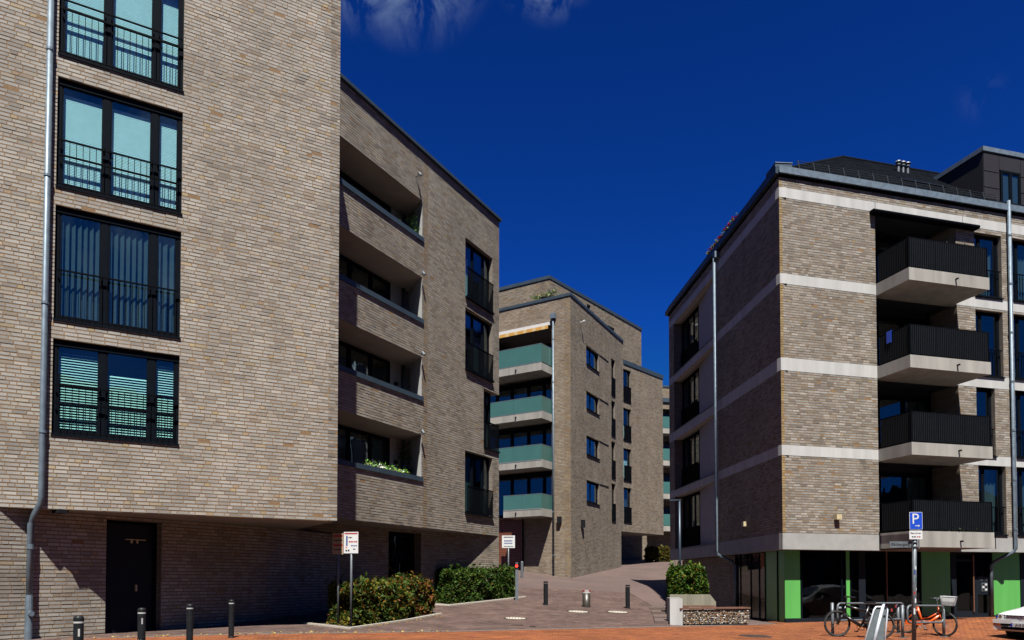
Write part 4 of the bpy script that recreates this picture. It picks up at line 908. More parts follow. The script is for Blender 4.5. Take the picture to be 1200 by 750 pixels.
mb = MB(); mb.wbox(SW, 4.425, 4.455, 0, zt_, .03, .06); mb.build('copper_pipe', mat('copper', (.30, .13, .07), .5, metal=.4), b5)
mb = MB(); mb.wbox(SW, .45, UE, gb_, .06, -.04, .03); mb.build('plinth', M_DOOR, b5)
# entrance door, side panel with bells and number
mb = MB()
for a, b, c, d in ((7.20, 7.42, 0.06, zt_), (8.17, 8.24, .06, zt_), (7.42, 8.17, .06, .22), (7.42, 8.17, 1.98, 2.05), (7.42, 8.17, 2.22, zt_)): mb.wbox(SW, a, b, c, d, -.05, .02)
ed = mb.build('entrance_door', M_DOOR, b5, label='dark glazed entrance door with a bronze edge strip')
pane_strip('pane', SW, 7.42, 8.17, M_DGLASS, -.01, .22, 1.98, None, ed); pane_strip('pane', SW, 7.42, 8.17, M_DGLASS, -.01, 2.05, 2.22, None, ed)
mb = MB(); mb.tube([SW.pt(8.13, .2, .06), SW.pt(8.13, 2.2, .06)], .022, 8); mb.build('pull_handle', MATS['copper'], ed)
mb = MB(); mb.wbox(SW, 8.26, 9.0, .80, 1.45, -.04, .01); mb.wbox(SW, 8.26, 8.36, .06, .8, -.04, .01); mb.wbox(SW, 8.93, 9.0, .06, .8, -.04, .01); mb.wbox(SW, 8.36, 8.93, .06, .14, -.04, .01)
ep = mb.build('entrance_panel', M_DOOR, b5); pane_strip('pane', SW, 8.36, 8.93, M_DGLASS, -.01, .14, .8, None, ep); pane_strip('pane', SW, 8.26, 9.0, M_DGLASS, -.01, 1.46, zt_, None, ep)
mb = MB(); mb.wbox(SW, 8.52, 8.78, .92, 1.22, .01, .03); bl = mb.build('bell_plate', M_GALV, ep)
for i in range(2):
    for j in range(3):
        mb = MB(); mb.wbox(SW, 8.545 + .12 * i, 8.635 + .12 * i, .95 + .09 * j, 1.01 + .09 * j, .031, .036); mb.build('button_row', M_WHITE if (i + j) % 2 else M_BLACK, ep)
put_text('12-16', .17, M_GALV, ep, SW, 8.62, 1.36, .012, 'house_number')
# alley side of the shop front
SL = Wall(RL.xy(0, -.36), 176.1)
for u0, u1, m, nm in ((-5.08, -4.62, M_DGLASS, 'shop_pane'), (-4.56, -3.60, M_DGLASS, 'shop_pane'), (-3.54, -2.82, M_DGLASS, 'shop_pane'), (-2.76, -2.30, M_DGLASS, 'shop_pane'), (-2.24, -1.28, M_GREEN, 'green_panel'), (-1.20, -.66, M_GREEN, 'green_panel')): pane_strip(nm, SL, u0, u1, m)
for u, w in ((-5.1, .05), (-4.59, .06), (-3.57, .06), (-2.79, .06), (-2.27, .06), (-1.24, .08)): mull(SL, u, w)
mb = MB(); zc = [SL.xy(-5.1, -2.5), RW.xy(UE, -3.2)]
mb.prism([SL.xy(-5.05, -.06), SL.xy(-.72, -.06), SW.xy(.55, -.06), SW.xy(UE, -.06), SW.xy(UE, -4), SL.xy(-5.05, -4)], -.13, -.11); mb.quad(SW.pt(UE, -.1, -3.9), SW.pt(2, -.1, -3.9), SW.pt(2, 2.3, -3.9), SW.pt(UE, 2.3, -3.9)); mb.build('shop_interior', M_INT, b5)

# ------------------------------------------------------------------ ground: one sheet, pavers on the part near enough to tell them apart
local()
def ground_mat():
    m, t, b = base_mat('ground'); b.inputs['Roughness'].default_value = .85
    geo = N(t, 'ShaderNodeNewGeometry'); sp = N(t, 'ShaderNodeSeparateXYZ'); t.links.new(geo.outputs['Position'], sp.inputs[0])
    bt = N(t, 'ShaderNodeTexBrick'); bt.inputs['Scale'].default_value = 1; bt.inputs['Brick Width'].default_value = .2; bt.inputs['Row Height'].default_value = .1; bt.inputs['Mortar Size'].default_value = .004
    bt.inputs['Color1'].default_value = (.066, .041, .034, 1); bt.inputs['Color2'].default_value = (.056, .035, .030, 1); bt.inputs['Mortar'].default_value = (.028, .018, .014, 1)
    t.links.new(geo.outputs['Position'], bt.inputs['Vector'])
    no = N(t, 'ShaderNodeTexNoise'); no.inputs['Scale'].default_value = .6; no.inputs['Detail'].default_value = 5; t.links.new(geo.outputs['Position'], no.inputs['Vector'])
    mr = N(t, 'ShaderNodeMapRange'); mr.inputs[1].default_value = .3; mr.inputs[2].default_value = .7; mr.inputs[3].default_value = .82; mr.inputs[4].default_value = 1.12; t.links.new(no.outputs[0], mr.inputs[0])
    vm = N(t, 'ShaderNodeVectorMath', operation='SCALE'); t.links.new(bt.outputs[0], vm.inputs[0]); t.links.new(mr.outputs[0], vm.inputs['Scale']); t.links.new(vm.outputs[0], b.inputs['Base Color'])
    return m
M_GROUND = ground_mat()
xs = np.concatenate([np.array([-900, -300, -120, -60, -35]), np.arange(-22, 26.01, .5), np.array([35, 60, 120, 300, 900])])
ys = np.concatenate([np.array([-900, -300, -100, -40, -15, 0]), np.arange(8, 70.01, .5), np.array([90, 150, 300, 900])])
GX, GY = np.meshgrid(xs, ys); GZ = terrain(GX, GY) - .012
vs = np.stack([GX, GY, GZ], -1).reshape(-1, 3); nx = len(xs)
fs = [(j * nx + i, j * nx + i + 1, (j + 1) * nx + i + 1, (j + 1) * nx + i) for j in range(len(ys) - 1) for i in range(nx - 1)]
me = bpy.data.meshes.new('ground'); me.from_pydata([tuple(v) for v in vs], [], fs); me.materials.append(M_GROUND); me.polygons.foreach_set('use_smooth', [True] * len(fs)); me.update()
gr = bpy.data.objects.new('ground', me); COL.objects.link(gr); gr['kind'] = 'structure'
def solid_at(x, y):
    """under a building or a bed: no pavers"""
    p = np.array([x, y])
    if (p - G1.P) @ G1.n < -.02 and x < -4: return True
    if (p - F2.P) @ F2.n < -3.2 and x < 0: return True
    if (p - SW.P) @ SW.n < .05 and (p - SL.P) @ SL.n < .05: return True
    return False
kd = Vector((1, .482)).normalized(); kn = Vector((-kd.y, kd.x))
pav_arr = ([], []); alley_arr = ([], []); road_c = []
def paver_field(ang, L, Wd, x0, x1, y0, y1, inside, kind, seed, arr, h=.012, gap=.006):
    rs = np.random.RandomState(seed); ca, sa = math.cos(ang), math.sin(ang)
    cor = [(x, y) for x in (x0, x1) for y in (y0, y1)]; us = [x * ca + y * sa for x, y in cor]; vs = [-x * sa + y * ca for x, y in cor]
    U = np.arange(min(us), max(us), L); Vv = np.arange(min(vs), max(vs), Wd); C = []
    for j, v in enumerate(Vv):
        for u in U + (L / 2 if j % 2 else 0):
            x, y = u * ca - v * sa, u * sa + v * ca
            if x0 < x < x1 and y0 < y < y1 and inside(x, y):
                px, py = pix((x, y, gz(x, y)))
                if -25 < px < 1225 and 600 < py < 775: C.append((x, y))
    C = np.array(C); n = len(C); T = palette(kind, n, rs); arr_c = C
    return C, T, ca, sa
def pavers_mesh(C, T, ca, sa, L, Wd, gap, seed):
    rs = np.random.RandomState(seed); n = len(C); a, b = L / 2 - gap / 2, Wd / 2 - gap / 2; V = []
    zt_j = rs.normal(0, .0012, n)
    for (du, dv, top) in ((-a, -b, 1), (a, -b, 1), (a, b, 1), (-a, b, 1), (-a, -b, 0), (a, -b, 0), (a, b, 0), (-a, b, 0)):
        X = C[:, 0] + du * ca - dv * sa; Y = C[:, 1] + du * sa + dv * ca; Z = terrain(X, Y) + (zt_j if top else -.011)
        V.append(np.stack([X, Y, Z], 1))
    return (np.stack(V, 1).reshape(-1, 3), T)
PQ = np.array([(0, 1, 2, 3), (1, 0, 4, 5), (2, 1, 5, 6), (3, 2, 6, 7), (0, 3, 7, 4)])
kside = lambda x, y: (y - kerbY(x))
ang_o = math.atan2(.277, 1)
C, T, ca, sa = paver_field(ang_o, .2, .1, -9.5, 18.5, 12.5, 28, lambda x, y: ((kside(x, y) < -.06) if x < 8.6 else True) and not solid_at(x, y), 'orange', 61, None)
d = np.hypot(np.hypot(C[:, 0], C[:, 1]), EYE); inv = np.array([0 < pix((c[0], c[1], gz(*c)))[1] < 748 and 4 < pix((c[0], c[1], gz(*c)))[0] < 1196 for c in C])
order = np.argsort(np.where(inv, d, 1e9))[:300]; keep = np.setdiff1d(np.arange(len(C)), order)
plaza = bpy.data.objects.new('pavement', None); COL.objects.link(plaza); plaza['kind'] = 'structure'; plaza['label'] = 'orange brick-paved forecourt along the street'
brick_mesh_build('paving', ([pavers_mesh(C[keep], T[keep], ca, sa, .2, .1, .010, 5)[0]], [T[keep]]), M_PAVER, plaza, org=(0, 0, 0), fq=PQ)
pvar = []
for k in range(24):
    mb = MB(); t = tuple(palette('orange', 1, np.random.RandomState(900 + k))[0]); mb.box(-.095, .095, -.045, .045, -.011, rng.uniform(-.001, .002), 0, t); pvar.append(mb.mesh('paver', [M_PAVER], org=(0, 0, 0)))
for i in order:
    x, y = C[i]; nx_, ny_ = (gz(x + .1, y) - gz(x - .1, y)) / .2, (gz(x, y + .1) - gz(x, y - .1)) / .2
    n_ = Vector((-nx_, -ny_, 1)).normalized(); q = Vector((0, 0, 1)).rotation_difference(n_) @ Matrix.Rotation(ang_o, 3, 'Z').to_quaternion()
    o = bpy.data.objects.new('paver', pvar[rng.randrange(24)]); COL.objects.link(o); o.parent = plaza; o.location = (x, y, gz(x, y)); o.rotation_euler = q.to_euler()
Ca, Ta, ca, sa = paver_field(math.atan2(.482, 1), .2, .1, -9.5, 6.2, 15, 36, lambda x, y: kside(x, y) > .16 and not solid_at(x, y), 'mauve', 62, None)
lane = bpy.data.objects.new('path', None); COL.objects.link(lane); lane['kind'] = 'structure'; lane['label'] = 'mauve brick-paved alley rising between the blocks'
brick_mesh_build('paving', ([pavers_mesh(Ca, Ta, ca, sa, .2, .1, .006, 6)[0]], [Ta]), M_PAVER, lane, org=(0, 0, 0), fq=PQ)
kerb = bpy.data.objects.new('kerb', None); COL.objects.link(kerb); kerb['kind'] = 'structure'
x = -9.2
while x < 7.4:
    L = .9; a = Vector((x, float(kerbY(x)), 0)); b = a + Vector((kd.x, kd.y, 0)) * (L - .012); nn2 = Vector((kn.x, kn.y, 0)) * .13
    def P_(p, dz): return (p.x, p.y, gz(p.x, p.y) + dz)
    mb = MB(); p1, p2, p3, p4 = a - nn2 * .2, b - nn2 * .2, b + nn2, a + nn2
    mb.box8([P_(p, -.05) for p in (p1, p2, p3, p4)] + [P_(p, .006) for p in (p1, p2, p3, p4)]); mb.build('kerb_stone', M_CONC if False else mat('dark_kerb', (.16, .13, .115), .85, var=.15) if 'dark_kerb' not in MATS else MATS['dark_kerb'], kerb, org=(0, 0, 0)); x += L * kd.x
# low steps along the right edge of the alley
sx0 = [(4.35, 22.9), (4.65, 24.7), (4.95, 26.6), (5.2, 28.4)]
stp = bpy.data.objects.new('steps', None); COL.objects.link(stp); stp['kind'] = 'structure'
for k, (x, y) in enumerate(sx0):
    zt3 = gz(x, y) + .03; mb = MB(); dx, dy = .30, 1.75
    mb.box8([(x, y, zt3 - .3), (x + .55, y - .05, zt3 - .3), (x + .55 + dx, y + dy - .02, zt3 - .3), (x + dx, y + dy, zt3 - .3), (x, y, zt3 + .05), (x + .55, y - .05, zt3 + .05), (x + .55 + dx, y + dy - .02, zt3 + .05), (x + dx, y + dy, zt3 + .05)]); mb.build('tread', mat('step_stone', (.13, .085, .07), .85, var=.12, bump=.2) if 'step_stone' not in MATS else MATS['step_stone'], stp, org=(0, 0, 0))
    mb = MB(); mb.box8([(x - .02, y - .06, zt3 - .3), (x + .57, y - .11, zt3 - .3), (x + .57, y - .052, zt3 - .3), (x - .02, y - .002, zt3 - .3), (x - .02, y - .06, zt3 + .055), (x + .57, y - .11, zt3 + .055), (x + .57, y - .052, zt3 + .055), (x - .02, y - .002, zt3 + .055)]); mb.build('riser', MATS['step_stone'], stp, org=(0, 0, 0))

# ------------------------------------------------------------------ hedges
def hedge(name_l, corners, h, nleaf, pal, seed, lumps=.17, size=.075, z0s=None, group=None, trim=.03):
    """clipped hedge: leaves through the outer shell of a soft box, gaps and stray shoots on top"""
    rs = np.random.RandomState(seed); P = [np.array(c, float) for c in corners]; cen = sum(P) / 4
    zb_ = gz(*cen); t = thing('hedge', name_l, 'hedge', (cen[0], cen[1], zb_), group=group)
    # sample faces: top + 4 sides, depth inward
    def bil(a, b): return P[0] * (1 - a) * (1 - b) + P[1] * a * (1 - b) + P[2] * a * b + P[3] * (1 - a) * b
    n = nleaf; a = rs.rand(n); b = rs.rand(n); zr = rs.rand(n)
    face = rs.choice(5, n, p=[.24, .30, .16, .14, .16]); dep = np.abs(rs.normal(0, .10, n))
    A, Bq, Z = a.copy(), b.copy(), zr * .96 + .02
    w = np.linalg.norm(P[3] - P[0]); l = np.linalg.norm(P[1] - P[0])
    Bq = np.where(face == 1, dep / w, Bq); Bq = np.where(face == 2, 1 - dep / w, Bq); A = np.where(face == 3, dep / l, A); A = np.where(face == 4, 1 - dep / l, A)
    Z = np.where(face == 0, 1 - dep / h, Z)
    XY = P[0] * ((1 - A) * (1 - Bq))[:, None] + P[1] * (A * (1 - Bq))[:, None] + P[2] * (A * Bq)[:, None] + P[3] * ((1 - A) * Bq)[:, None]
    # lumpy outline
    ph = rs.rand(3, 3) * 6.28
    def lump(x, y, z): return sum(np.sin(x * f + ph[i, 0]) * np.sin(y * f * 1.1 + ph[i, 1]) * np.cos(z * f * 1.3 + ph[i, 2]) / (i + 1) for i, f in enumerate((2.6, 5.3, 9.7)))
    lm = lump(XY[:, 0], XY[:, 1], Z * h) * lumps
    out_ = XY - cen; out_ /= (np.linalg.norm(out_, axis=1)[:, None] + 1e-6)
    rnd = np.clip((Z - .82) / .18, 0, 1) ** 2 * .12
    XY = XY + out_ * (lm - rnd)[:, None]
    sh = (rs.rand(n) < .085) & (face == 0)
    zz = terrain(XY[:, 0], XY[:, 1]) if z0s is None else np.full(n, z0s)
    zz = zz + Z * h + np.where(face == 0, lm * .5, 0) + np.where(sh, rs.rand(n) ** 1.5 * .26, 0) + rs.normal(0, trim, n)
    Cn = np.stack([XY[:, 0], XY[:, 1], zz], 1)
    # gaps
    g = lump(XY[:, 0] * 1.9 + 3, XY[:, 1] * 1.9, Z * h * 2.1); kp = g > -.62; Cn = Cn[kp]; dep = dep[kp]; n = len(Cn)
    s = size * (.6 + .8 * rs.rand(n)); d1 = rs.normal(0, 1, (n, 3)); d1 /= np.linalg.norm(d1, axis=1)[:, None]; d2 = rs.normal(0, 1, (n, 3)); d2 -= d1 * (d1 * d2).sum(1)[:, None]; d2 /= np.linalg.norm(d2, axis=1)[:, None]
    nrm = np.cross(d1, d2); V = np.stack([Cn - d1 * s[:, None], Cn + d2 * s[:, None] * .5 + nrm * s[:, None] * .15, Cn + d1 * s[:, None], Cn - d2 * s[:, None] * .5 + nrm * s[:, None] * .15], 1).reshape(-1, 3)
    cs = np.array([c for c, w_, _ in pal]); wt = np.array([w_ for c, w_, _ in pal], float)
    # autumn-tinted sides follow a per-hedge gradient along its length
    al = ((Cn[:, :2] - P[0]) @ (P[1] - P[0])) / l ** 2
    prob = np.stack([wt[i] * (pal[i][2](al) if pal[i][2] else np.ones(n)) for i in range(len(pal))], 1); clump = np.clip(1 + .9 * lump(Cn[:, 0] * 1.7 + 9, Cn[:, 1] * 1.7, Cn[:, 2] * 2), .1, 3)
    prob[:, 1:] *= clump[:, None]; prob /= prob.sum(1)[:, None]; r = rs.rand(n); idx = (prob.cumsum(1) < r[:, None]).sum(1).clip(0, len(pal) - 1)
    Tn = np.clip(cs[idx] * .44 * (1 + rs.normal(0, .18, (n, 1))), .004, .6)
    V = V - np.array(ORG)[None]; me = bpy.data.meshes.new('foliage'); me.vertices.add(len(V)); me.vertices.foreach_set('co', V.ravel()); F = np.arange(n * 4)
    me.loops.add(n * 4); me.loops.foreach_set('vertex_index', F.astype('i')); me.polygons.add(n); me.polygons.foreach_set('loop_start', np.arange(0, n * 4, 4).astype('i')); me.polygons.foreach_set('loop_total', np.full(n, 4, 'i'))
    at = me.attributes.new('tone', 'FLOAT_COLOR', 'FACE'); at.data.foreach_set('color', np.concatenate([Tn, np.ones((n, 1))], 1).astype('f').ravel()); me.materials.append(M_LEAF); me.polygons.foreach_set('use_smooth', np.zeros(n, bool)); me.update(); me.validate()
    fo = bpy.data.objects.new('foliage', me); COL.objects.link(fo); fo.parent = t; fo['kind'] = 'stuff'
    for k in range(7):
        q = bil((k + .5) / 7, .5 + rs.uniform(-.15, .15)); zq = gz(*q) if z0s is None else z0s; mb = MB(); b_ = Vector((q[0], q[1], zq - .02))
        mb.tube([b_, b_ + Vector((rs.uniform(-.06, .06), rs.uniform(-.06, .06), h * .45)), b_ + Vector((rs.uniform(-.15, .15), rs.uniform(-.15, .15), h * .85))], .03, 6, r2=.008); mb.build('stem', M_BARK, t)
    return t
GRN = [((.035, .075, .012), 40, None), ((.075, .145, .020), 34, None), ((.13, .19, .028), 12, None)]
hedge('long low hedge with rusty orange and yellow leaves in front of the recessed block', [(-3.98, 19.3), (-2.5, 24.0), (-3.5, 24.5), (-4.85, 19.8)], 1.06, 15000,
      [((.040, .070, .012), 26, None), ((.085, .15, .02), 24, lambda a: np.exp(-((a - .40) / .22) ** 2) * 2.2 + .2), ((.20, .19, .025), 12, lambda a: 1.4 - a), ((.27, .13, .022), 11, lambda a: .3 + 1.7 * a), ((.20, .065, .018), 6, lambda a: .4 + 1.4 * a)], 71)
hedge('dense dark green clipped hedge between the recessed block and the red-topped post', [(-2.3, 27.0), (.2, 31.0), (-.75, 31.9), (-3.3, 27.9)], 1.22, 15000, GRN + [((.16, .11, .025), 5, None)], 72, lumps=.135)
hedge('bright green and yellow hedge above the concrete bench wall', [(5.45, 26.12), (6.82, 26.2), (6.85, 27.2), (5.6, 27.2)], 1.62, 9000, [((.035, .085, .012), 40, None), ((.09, .19, .02), 34, None), ((.22, .25, .03), 16, None), ((.27, .13, .02), 3, None)], 73, lumps=.10, z0s=.12)
hedge('far dark olive hedge under the overhang at the end of the alley', [(10.4, 57.2), (12.2, 57.6), (12.1, 58.6), (10.3, 58.2)], 1.05, 3500, [((.06, .06, .012), 40, None), ((.13, .13, .02), 30, None), ((.20, .10, .02), 20, lambda a: .3 + a)], 74, size=.11)
# garden edging stones
ed_ = bpy.data.objects.new('kerb', None); COL.objects.link(ed_); ed_['kind'] = 'structure'; ed_['label'] = 'pale edging stones around the hedge beds'
def edging(pts):
    for (a, b) in zip(pts[:-1], pts[1:]):
        a, b = Vector(a + (0,)), Vector(b + (0,)); L = (b - a).length; n = max(1, int(L / .8)); d_ = (b - a) / L; w_ = Vector((-d_.y, d_.x, 0)) * .035
        for k in range(n):
            p, q = a + d_ * (L * k / n), a + d_ * (L * (k + 1) / n - .01); mb = MB(); c = (p - w_, q - w_, q + w_, p + w_)
            mb.box8([(v.x, v.y, gz(v.x, v.y) - .06) for v in c] + [(v.x, v.y, gz(v.x, v.y) + .045) for v in c]); mb.build('edging_stone', M_MANH, ed_, org=(0, 0, 0))
edging([(-5.45, 19.75), (-4.05, 18.75), (-2.25, 23.95)]); edging([(-3.35, 26.75), (-2.2, 26.75), (.55, 31.2)])
# soil beds
for pl in ([(-5.4, 19.75), (-4.08, 18.85), (-2.3, 24.0), (-3.6, 24.6)], [(-3.3, 26.8), (-2.25, 26.8), (.45, 31.2), (-.8, 32)]):
    mb = MB(); nq = 8
    P = [np.array(p) for p in pl]; vs = []; 
    for i in range(nq + 1):
        for j in range(nq + 1): a, b = i / nq, j / nq; q = P[0] * (1 - a) * (1 - b) + P[1] * a * (1 - b) + P[2] * a * b + P[3] * (1 - a) * b; vs.append((q[0], q[1], gz(*q) + .02))
    mb.add(vs, [(i * (nq + 1) + j, (i + 1) * (nq + 1) + j, (i + 1) * (nq + 1) + j + 1, i * (nq + 1) + j + 1) for i in range(nq) for j in range(nq)]); o = mb.build('soil', mat('soil', (.05, .035, .025), .95, var=.3, bump=.5) if 'soil' not in MATS else MATS['soil'], ed_, org=(0, 0, 0)); o['kind'] = 'structure'

# ------------------------------------------------------------------ bollards, posts, signs
local()
def bollard(label, x, y, h, group, r=.057, band=True, sticker=0):
    t = thing('bollard', label, 'bollard', (x, y, gz(x, y)), group=group); local()
    mb = MB(); mb.lathe([(r * 1.15, 0), (r * 1.15, .02), (r, .03), (r, h - .085)], seg=18); mb.build('post', M_BOLL, t, smooth=False)
    if band: mb = MB(); mb.lathe([(r * 1.02, h - .085), (r * 1.02, h - .065)], seg=18); mb.build('reflective_band', M_BAND, t)
    mb = MB(); mb.lathe([(r, h - .065), (r * 1.04, h - .05), (r * 1.04, h - .02), (r * .8, h)], seg=18); mb.build('cap', M_BOLL, t)
    if sticker:
        mb = MB(); q = r * 1.03
        for (a0, a1, za, zc) in ([(-1.15, -.80, h - .24, h - .15)] if sticker == 1 else [(-1.2, -.85, h - .24, h - .15), (-2.0, -1.2, h - .55, h - .47), (-2.1, -1.1, h - .70, h - .62)]):
            mb.quad(*[(q * math.cos(a), q * math.sin(a), z) for a, z in ((a0, za), (a1, za), (a1, zc), (a0, zc))])
        mb.build('sticker', M_BAND if sticker == 1 else M_GREYPL, t)
    return t
bollard('black bollard with a small white sticker, close by the foot of the zinc downpipe', -5.125, 8.9, .80, 'street bollards', .056, True, 1)
bollard('black bollard covered with graffiti and stickers, in front of the steel door', -5.56, 11.3, .80, 'street bollards', .056, True, 2)
bollard('black bollard with a white ring just right of the steel door', -5.63, 13.15, .80, 'street bollards', .056)
bollard('black bollard with a white ring standing nearest the dark hedge corner', -5.93, 15.9, .80, 'street bollards', .056)
bollard('slim black bollard in the alley on the left of the short steel bollard', 1.28, 28.5, .90, 'alley bollards', .085, False)
bollard('slim black bollard in the alley on the right of the short steel bollard', 4.40, 28.6, .90, 'alley bollards', .085, False)
t = thing('bollard', 'short thick steel bollard with a red and white top in the middle of the alley', 'bollard', (2.81, 28.4, gz(2.81, 28.4))); local()
mb = MB(); mb.lathe([(.15, 0), (.15, .52)], seg=20); mb.build('post', mat('brushed_steel', (.07, .06, .05), .4, metal=.3), t, smooth=True)
mb = MB(); mb.lathe([(.153, .53), (.153, .58)], seg=20); mb.build('reflective_band', M_BAND, t)
for k in range(6):
    mb = MB(); a0, a1 = k * math.pi / 3, (k + 1) * math.pi / 3; ring = [a0 + (a1 - a0) * i / 4 for i in range(5)]
    vs = [(.154 * math.cos(a), .154 * math.sin(a), z) for z in (.58, .64) for a in ring] + [(0, 0, .645)]
    mb.add(vs, [(i, i + 1, 6 + i, 5 + i) for i in range(4)] + [(5 + i, 6 + i, 10) for i in range(4)]); mb.build('cap', M_RED if k % 2 else M_GREYPL, t)
t = thing('bollard_post', 'tall slim post with a round red lamp beside the dark green hedge', 'post', (.19, 29.6, gz(.19, 29.6))); local()
mb = MB(); mb.box(-.06, .06, -.05, .05, 0, 1.22); mb.build('post', M_GALV, t); mb = MB(); mb.box(-.062, .062, -.052, .052, 1.222, 1.46); hd = mb.build('head', M_BOLL, t); mb = MB(); mb.box(-.05, .05, -.045, .045, 1.462, 1.51); mb.build('cap', M_GALV, t)
mr_, tt_, bb_ = base_mat('red_lamp'); bb_.inputs['Base Color'].default_value = (.6, .01, .01, 1); bb_.inputs['Emission Color'].default_value = (1, .02, .01, 1); bb_.inputs['Emission Strength'].default_value = 1.6
mb = MB(); mb.tube([(-.01, -.05, 1.37), (-.01, -.075, 1.37)], .055, 14); mb.build('lamp', mr_, t)
t = thing('bollard_post', 'thin grey steel post by the timber-clad entrance', 'post', (.56, 42.0, gz(.56, 42.0))); local()
mb = MB(); mb.lathe([(.075, 0), (.075, .86), (.05, .9)], seg=12); mb.build('post', M_GALV, t)
# street lamp behind the bright hedge
t = thing('street_lamp', 'slender dark street lamp with a short flat arm rising from the bright green hedge', 'street lamp', (6.05, 27.05, .1)); local()
mb = MB(); mb.tube([(0, 0, 0), (0, 0, 4.08)], .045, 10); mb.build('pole', mat('lamp_pole', (.05, .075, .11), .4, metal=.4), t, smooth=True); mb = MB(); mb.box8([(-.36, -.05, 4.08), (.05, -.05, 4.08), (.05, .05, 4.08), (-.36, .05, 4.08), (-.36, -.045, 4.12), (.05, -.05, 4.13), (.05, .05, 4.13), (-.36, .045, 4.12)]); mb.build('lamp_head', MATS['lamp_pole'], t)
def sign_post(label, x, y, zt, w, h, rz=0, r=.03, z_plate=None, rows=None, name='sign_post', cat='sign'):
    z = gz(x, y); t = thing(name, label, cat, (x, y, z), rz); local(); H = zt - z
    mb = MB(); mb.tube([(0, 0, 0), (0, 0, H - .02)], r, 10); mb.build('post', M_GALV, t, smooth=True)
    mb = MB(); b_ = .03
    mb.prism([(-w / 2 + b_, -r - .008), (w / 2 - b_, -r - .008), (w / 2, -r - .008), (w / 2, -r - .002), (-w / 2, -r - .002), (-w / 2, -r - .008)], H - h, H); pl = mb.build('plate', M_WHITE, t)
    mb = MB(); mb.box(-.07, .07, -r - .001, r + .01, H - h * .3, H - h * .3 + .03); mb.box(-.07, .07, -r - .001, r + .01, H - h * .75, H - h * .75 + .03); mb.build('clamp', M_GALV, t)
    return t, pl, H, r + .0085
def strips(pl, y, rows, name='print'):
    for (x0, x1, za, zc, m) in rows: mb = MB(); mb.box(x0, x1, -y - .002, -y + .0005, za, zc); mb.build(name, m, pl)
def words(x0, x1, z, hgt, seed, m):
    r = random.Random(seed); out = []; x = x0
    while x < x1 - .01:
        w = r.uniform(.018, .05); out.append((x, min(x + w, x1), z, z + hgt, m)); x += w + .01
    return out
t, pl, H, yy = sign_post('white notice sign with red headings on a thin post in front of the rusty hedge', -4.13, 19.3, 2.55, .38, .55, R_(-6))
strips(pl, yy, [(-.17, .17, H - .06, H - .025, M_RED), (-.13, -.09, H - .36, H - .1, M_NAVY), (-.145, -.10, H - .50, H - .46, M_BLACK), (-.08, -.04, H - .50, H - .455, M_BLACK), (-.14, -.11, H - .42, H - .38, M_ORANGE)] + words(-.07, .03, H - .16, .03, 1, M_BLACK) + words(-.06, .17, H - .27, .035, 2, M_RED) + words(0, .17, H - .37, .028, 3, M_NAVY) + words(.06, .12, H - .46, .03, 5, M_BLACK))
t, pl, H, yy = sign_post('shaded notice sign on a second post just left of the lit notice sign', -4.52, 19.55, 2.53, .30, .55, R_(-10))
pl.data.materials[0] = mat('tan_sign', (.42, .30, .20), .6); strips(pl, yy, [(-.13, .13, H - .1, H - .04, M_RED), (-.13, .13, H - .34, H - .28, M_RED)] + words(-.12, .12, H - .2, .03, 6, M_BLACK) + words(-.12, .12, H - .44, .03, 7, M_BLACK))  # plate recoloured tan in place of white enamel
t, pl, H, yy = sign_post('small white sign with dark printed lines on a post behind the dark green hedge', -.15, 32.0, 3.22, .55, .53, R_(-2))
strips(pl, yy, words(-.2, .2, H - .10, .05, 8, M_BLACK) + words(-.18, .17, H - .26, .06, 9, M_NAVY) + words(-.18, .18, H - .36, .05, 10, M_NAVY) + words(-.2, .2, H - .48, .03, 11, M_BLACK))
# parking sign with street name
x, y = 8.09, 15.17; z = gz(x, y); t = thing('parking_sign', 'blue parking sign with an arrow above a street name plate on a stickered grey pole', 'sign', (x, y, z)); local(); H = 2.68 - z
mb = MB(); mb.tube([(0, 0, -.03), (.06, 0, H - .05)], .042, 14); pole = mb.build('pole', M_GALV, t, smooth=True)
for k, (zz, hh, m) in enumerate(((1.62, .10, M_NAVY), (1.50, .05, M_TEAL), (1.30, .05, M_WHITE), (1.22, .06, M_RED), (1.05, .09, M_WHITE), (.92, .06, M_RED), (.82, .12, M_WHITE), (1.72, .07, M_TOWN))):
    mb = MB(); cx = .06 * zz / H; a = [-2.2 + .5 * (k % 3) + .35 * i for i in range(3)]
    vs = [(cx + .0432 * math.cos(q), .0432 * math.sin(q), zc) for zc in (zz, zz + hh) for q in a]; mb.add(vs, [(0, 1, 4, 3), (1, 2, 5, 4)]); mb.build('sticker', m, pole)
mb = MB(); X0 = .055
def rrect(w, h, r, n=5):
    pts = []
    for cx, cz, a0 in ((w / 2 - r, h / 2 - r, 0), (-w / 2 + r, h / 2 - r, 90), (-w / 2 + r, -h / 2 + r, 180), (w / 2 - r, -h / 2 + r, 270)):
        for i in range(n + 1): a = R_(a0 + 90 * i / n); pts.append((cx + r * math.cos(a), cz + r * math.sin(a)))
    return pts
def plate(w, h, r, cx, cz, y0, y1, m, name, par):
    p = rrect(w, h, r); n = len(p); mb = MB(); vs = [(cx + a, y0, cz + b) for a, b in p] + [(cx + a, y1, cz + b) for a, b in p]
    mb.add(vs, [tuple(reversed(range(n))), tuple(range(n, 2 * n))] + [(i, (i + 1) % n, n + (i + 1) % n, n + i) for i in range(n)]); return mb.build(name, m, par)
zc = H - .175
pp = plate(.262, .352, .02, X0, zc, -.052, -.060, M_WHITE, 'parking_plate', t); plate(.248, .338, .016, X0, zc, -.0602, -.062, M_BLUE, 'blue_face', pp)
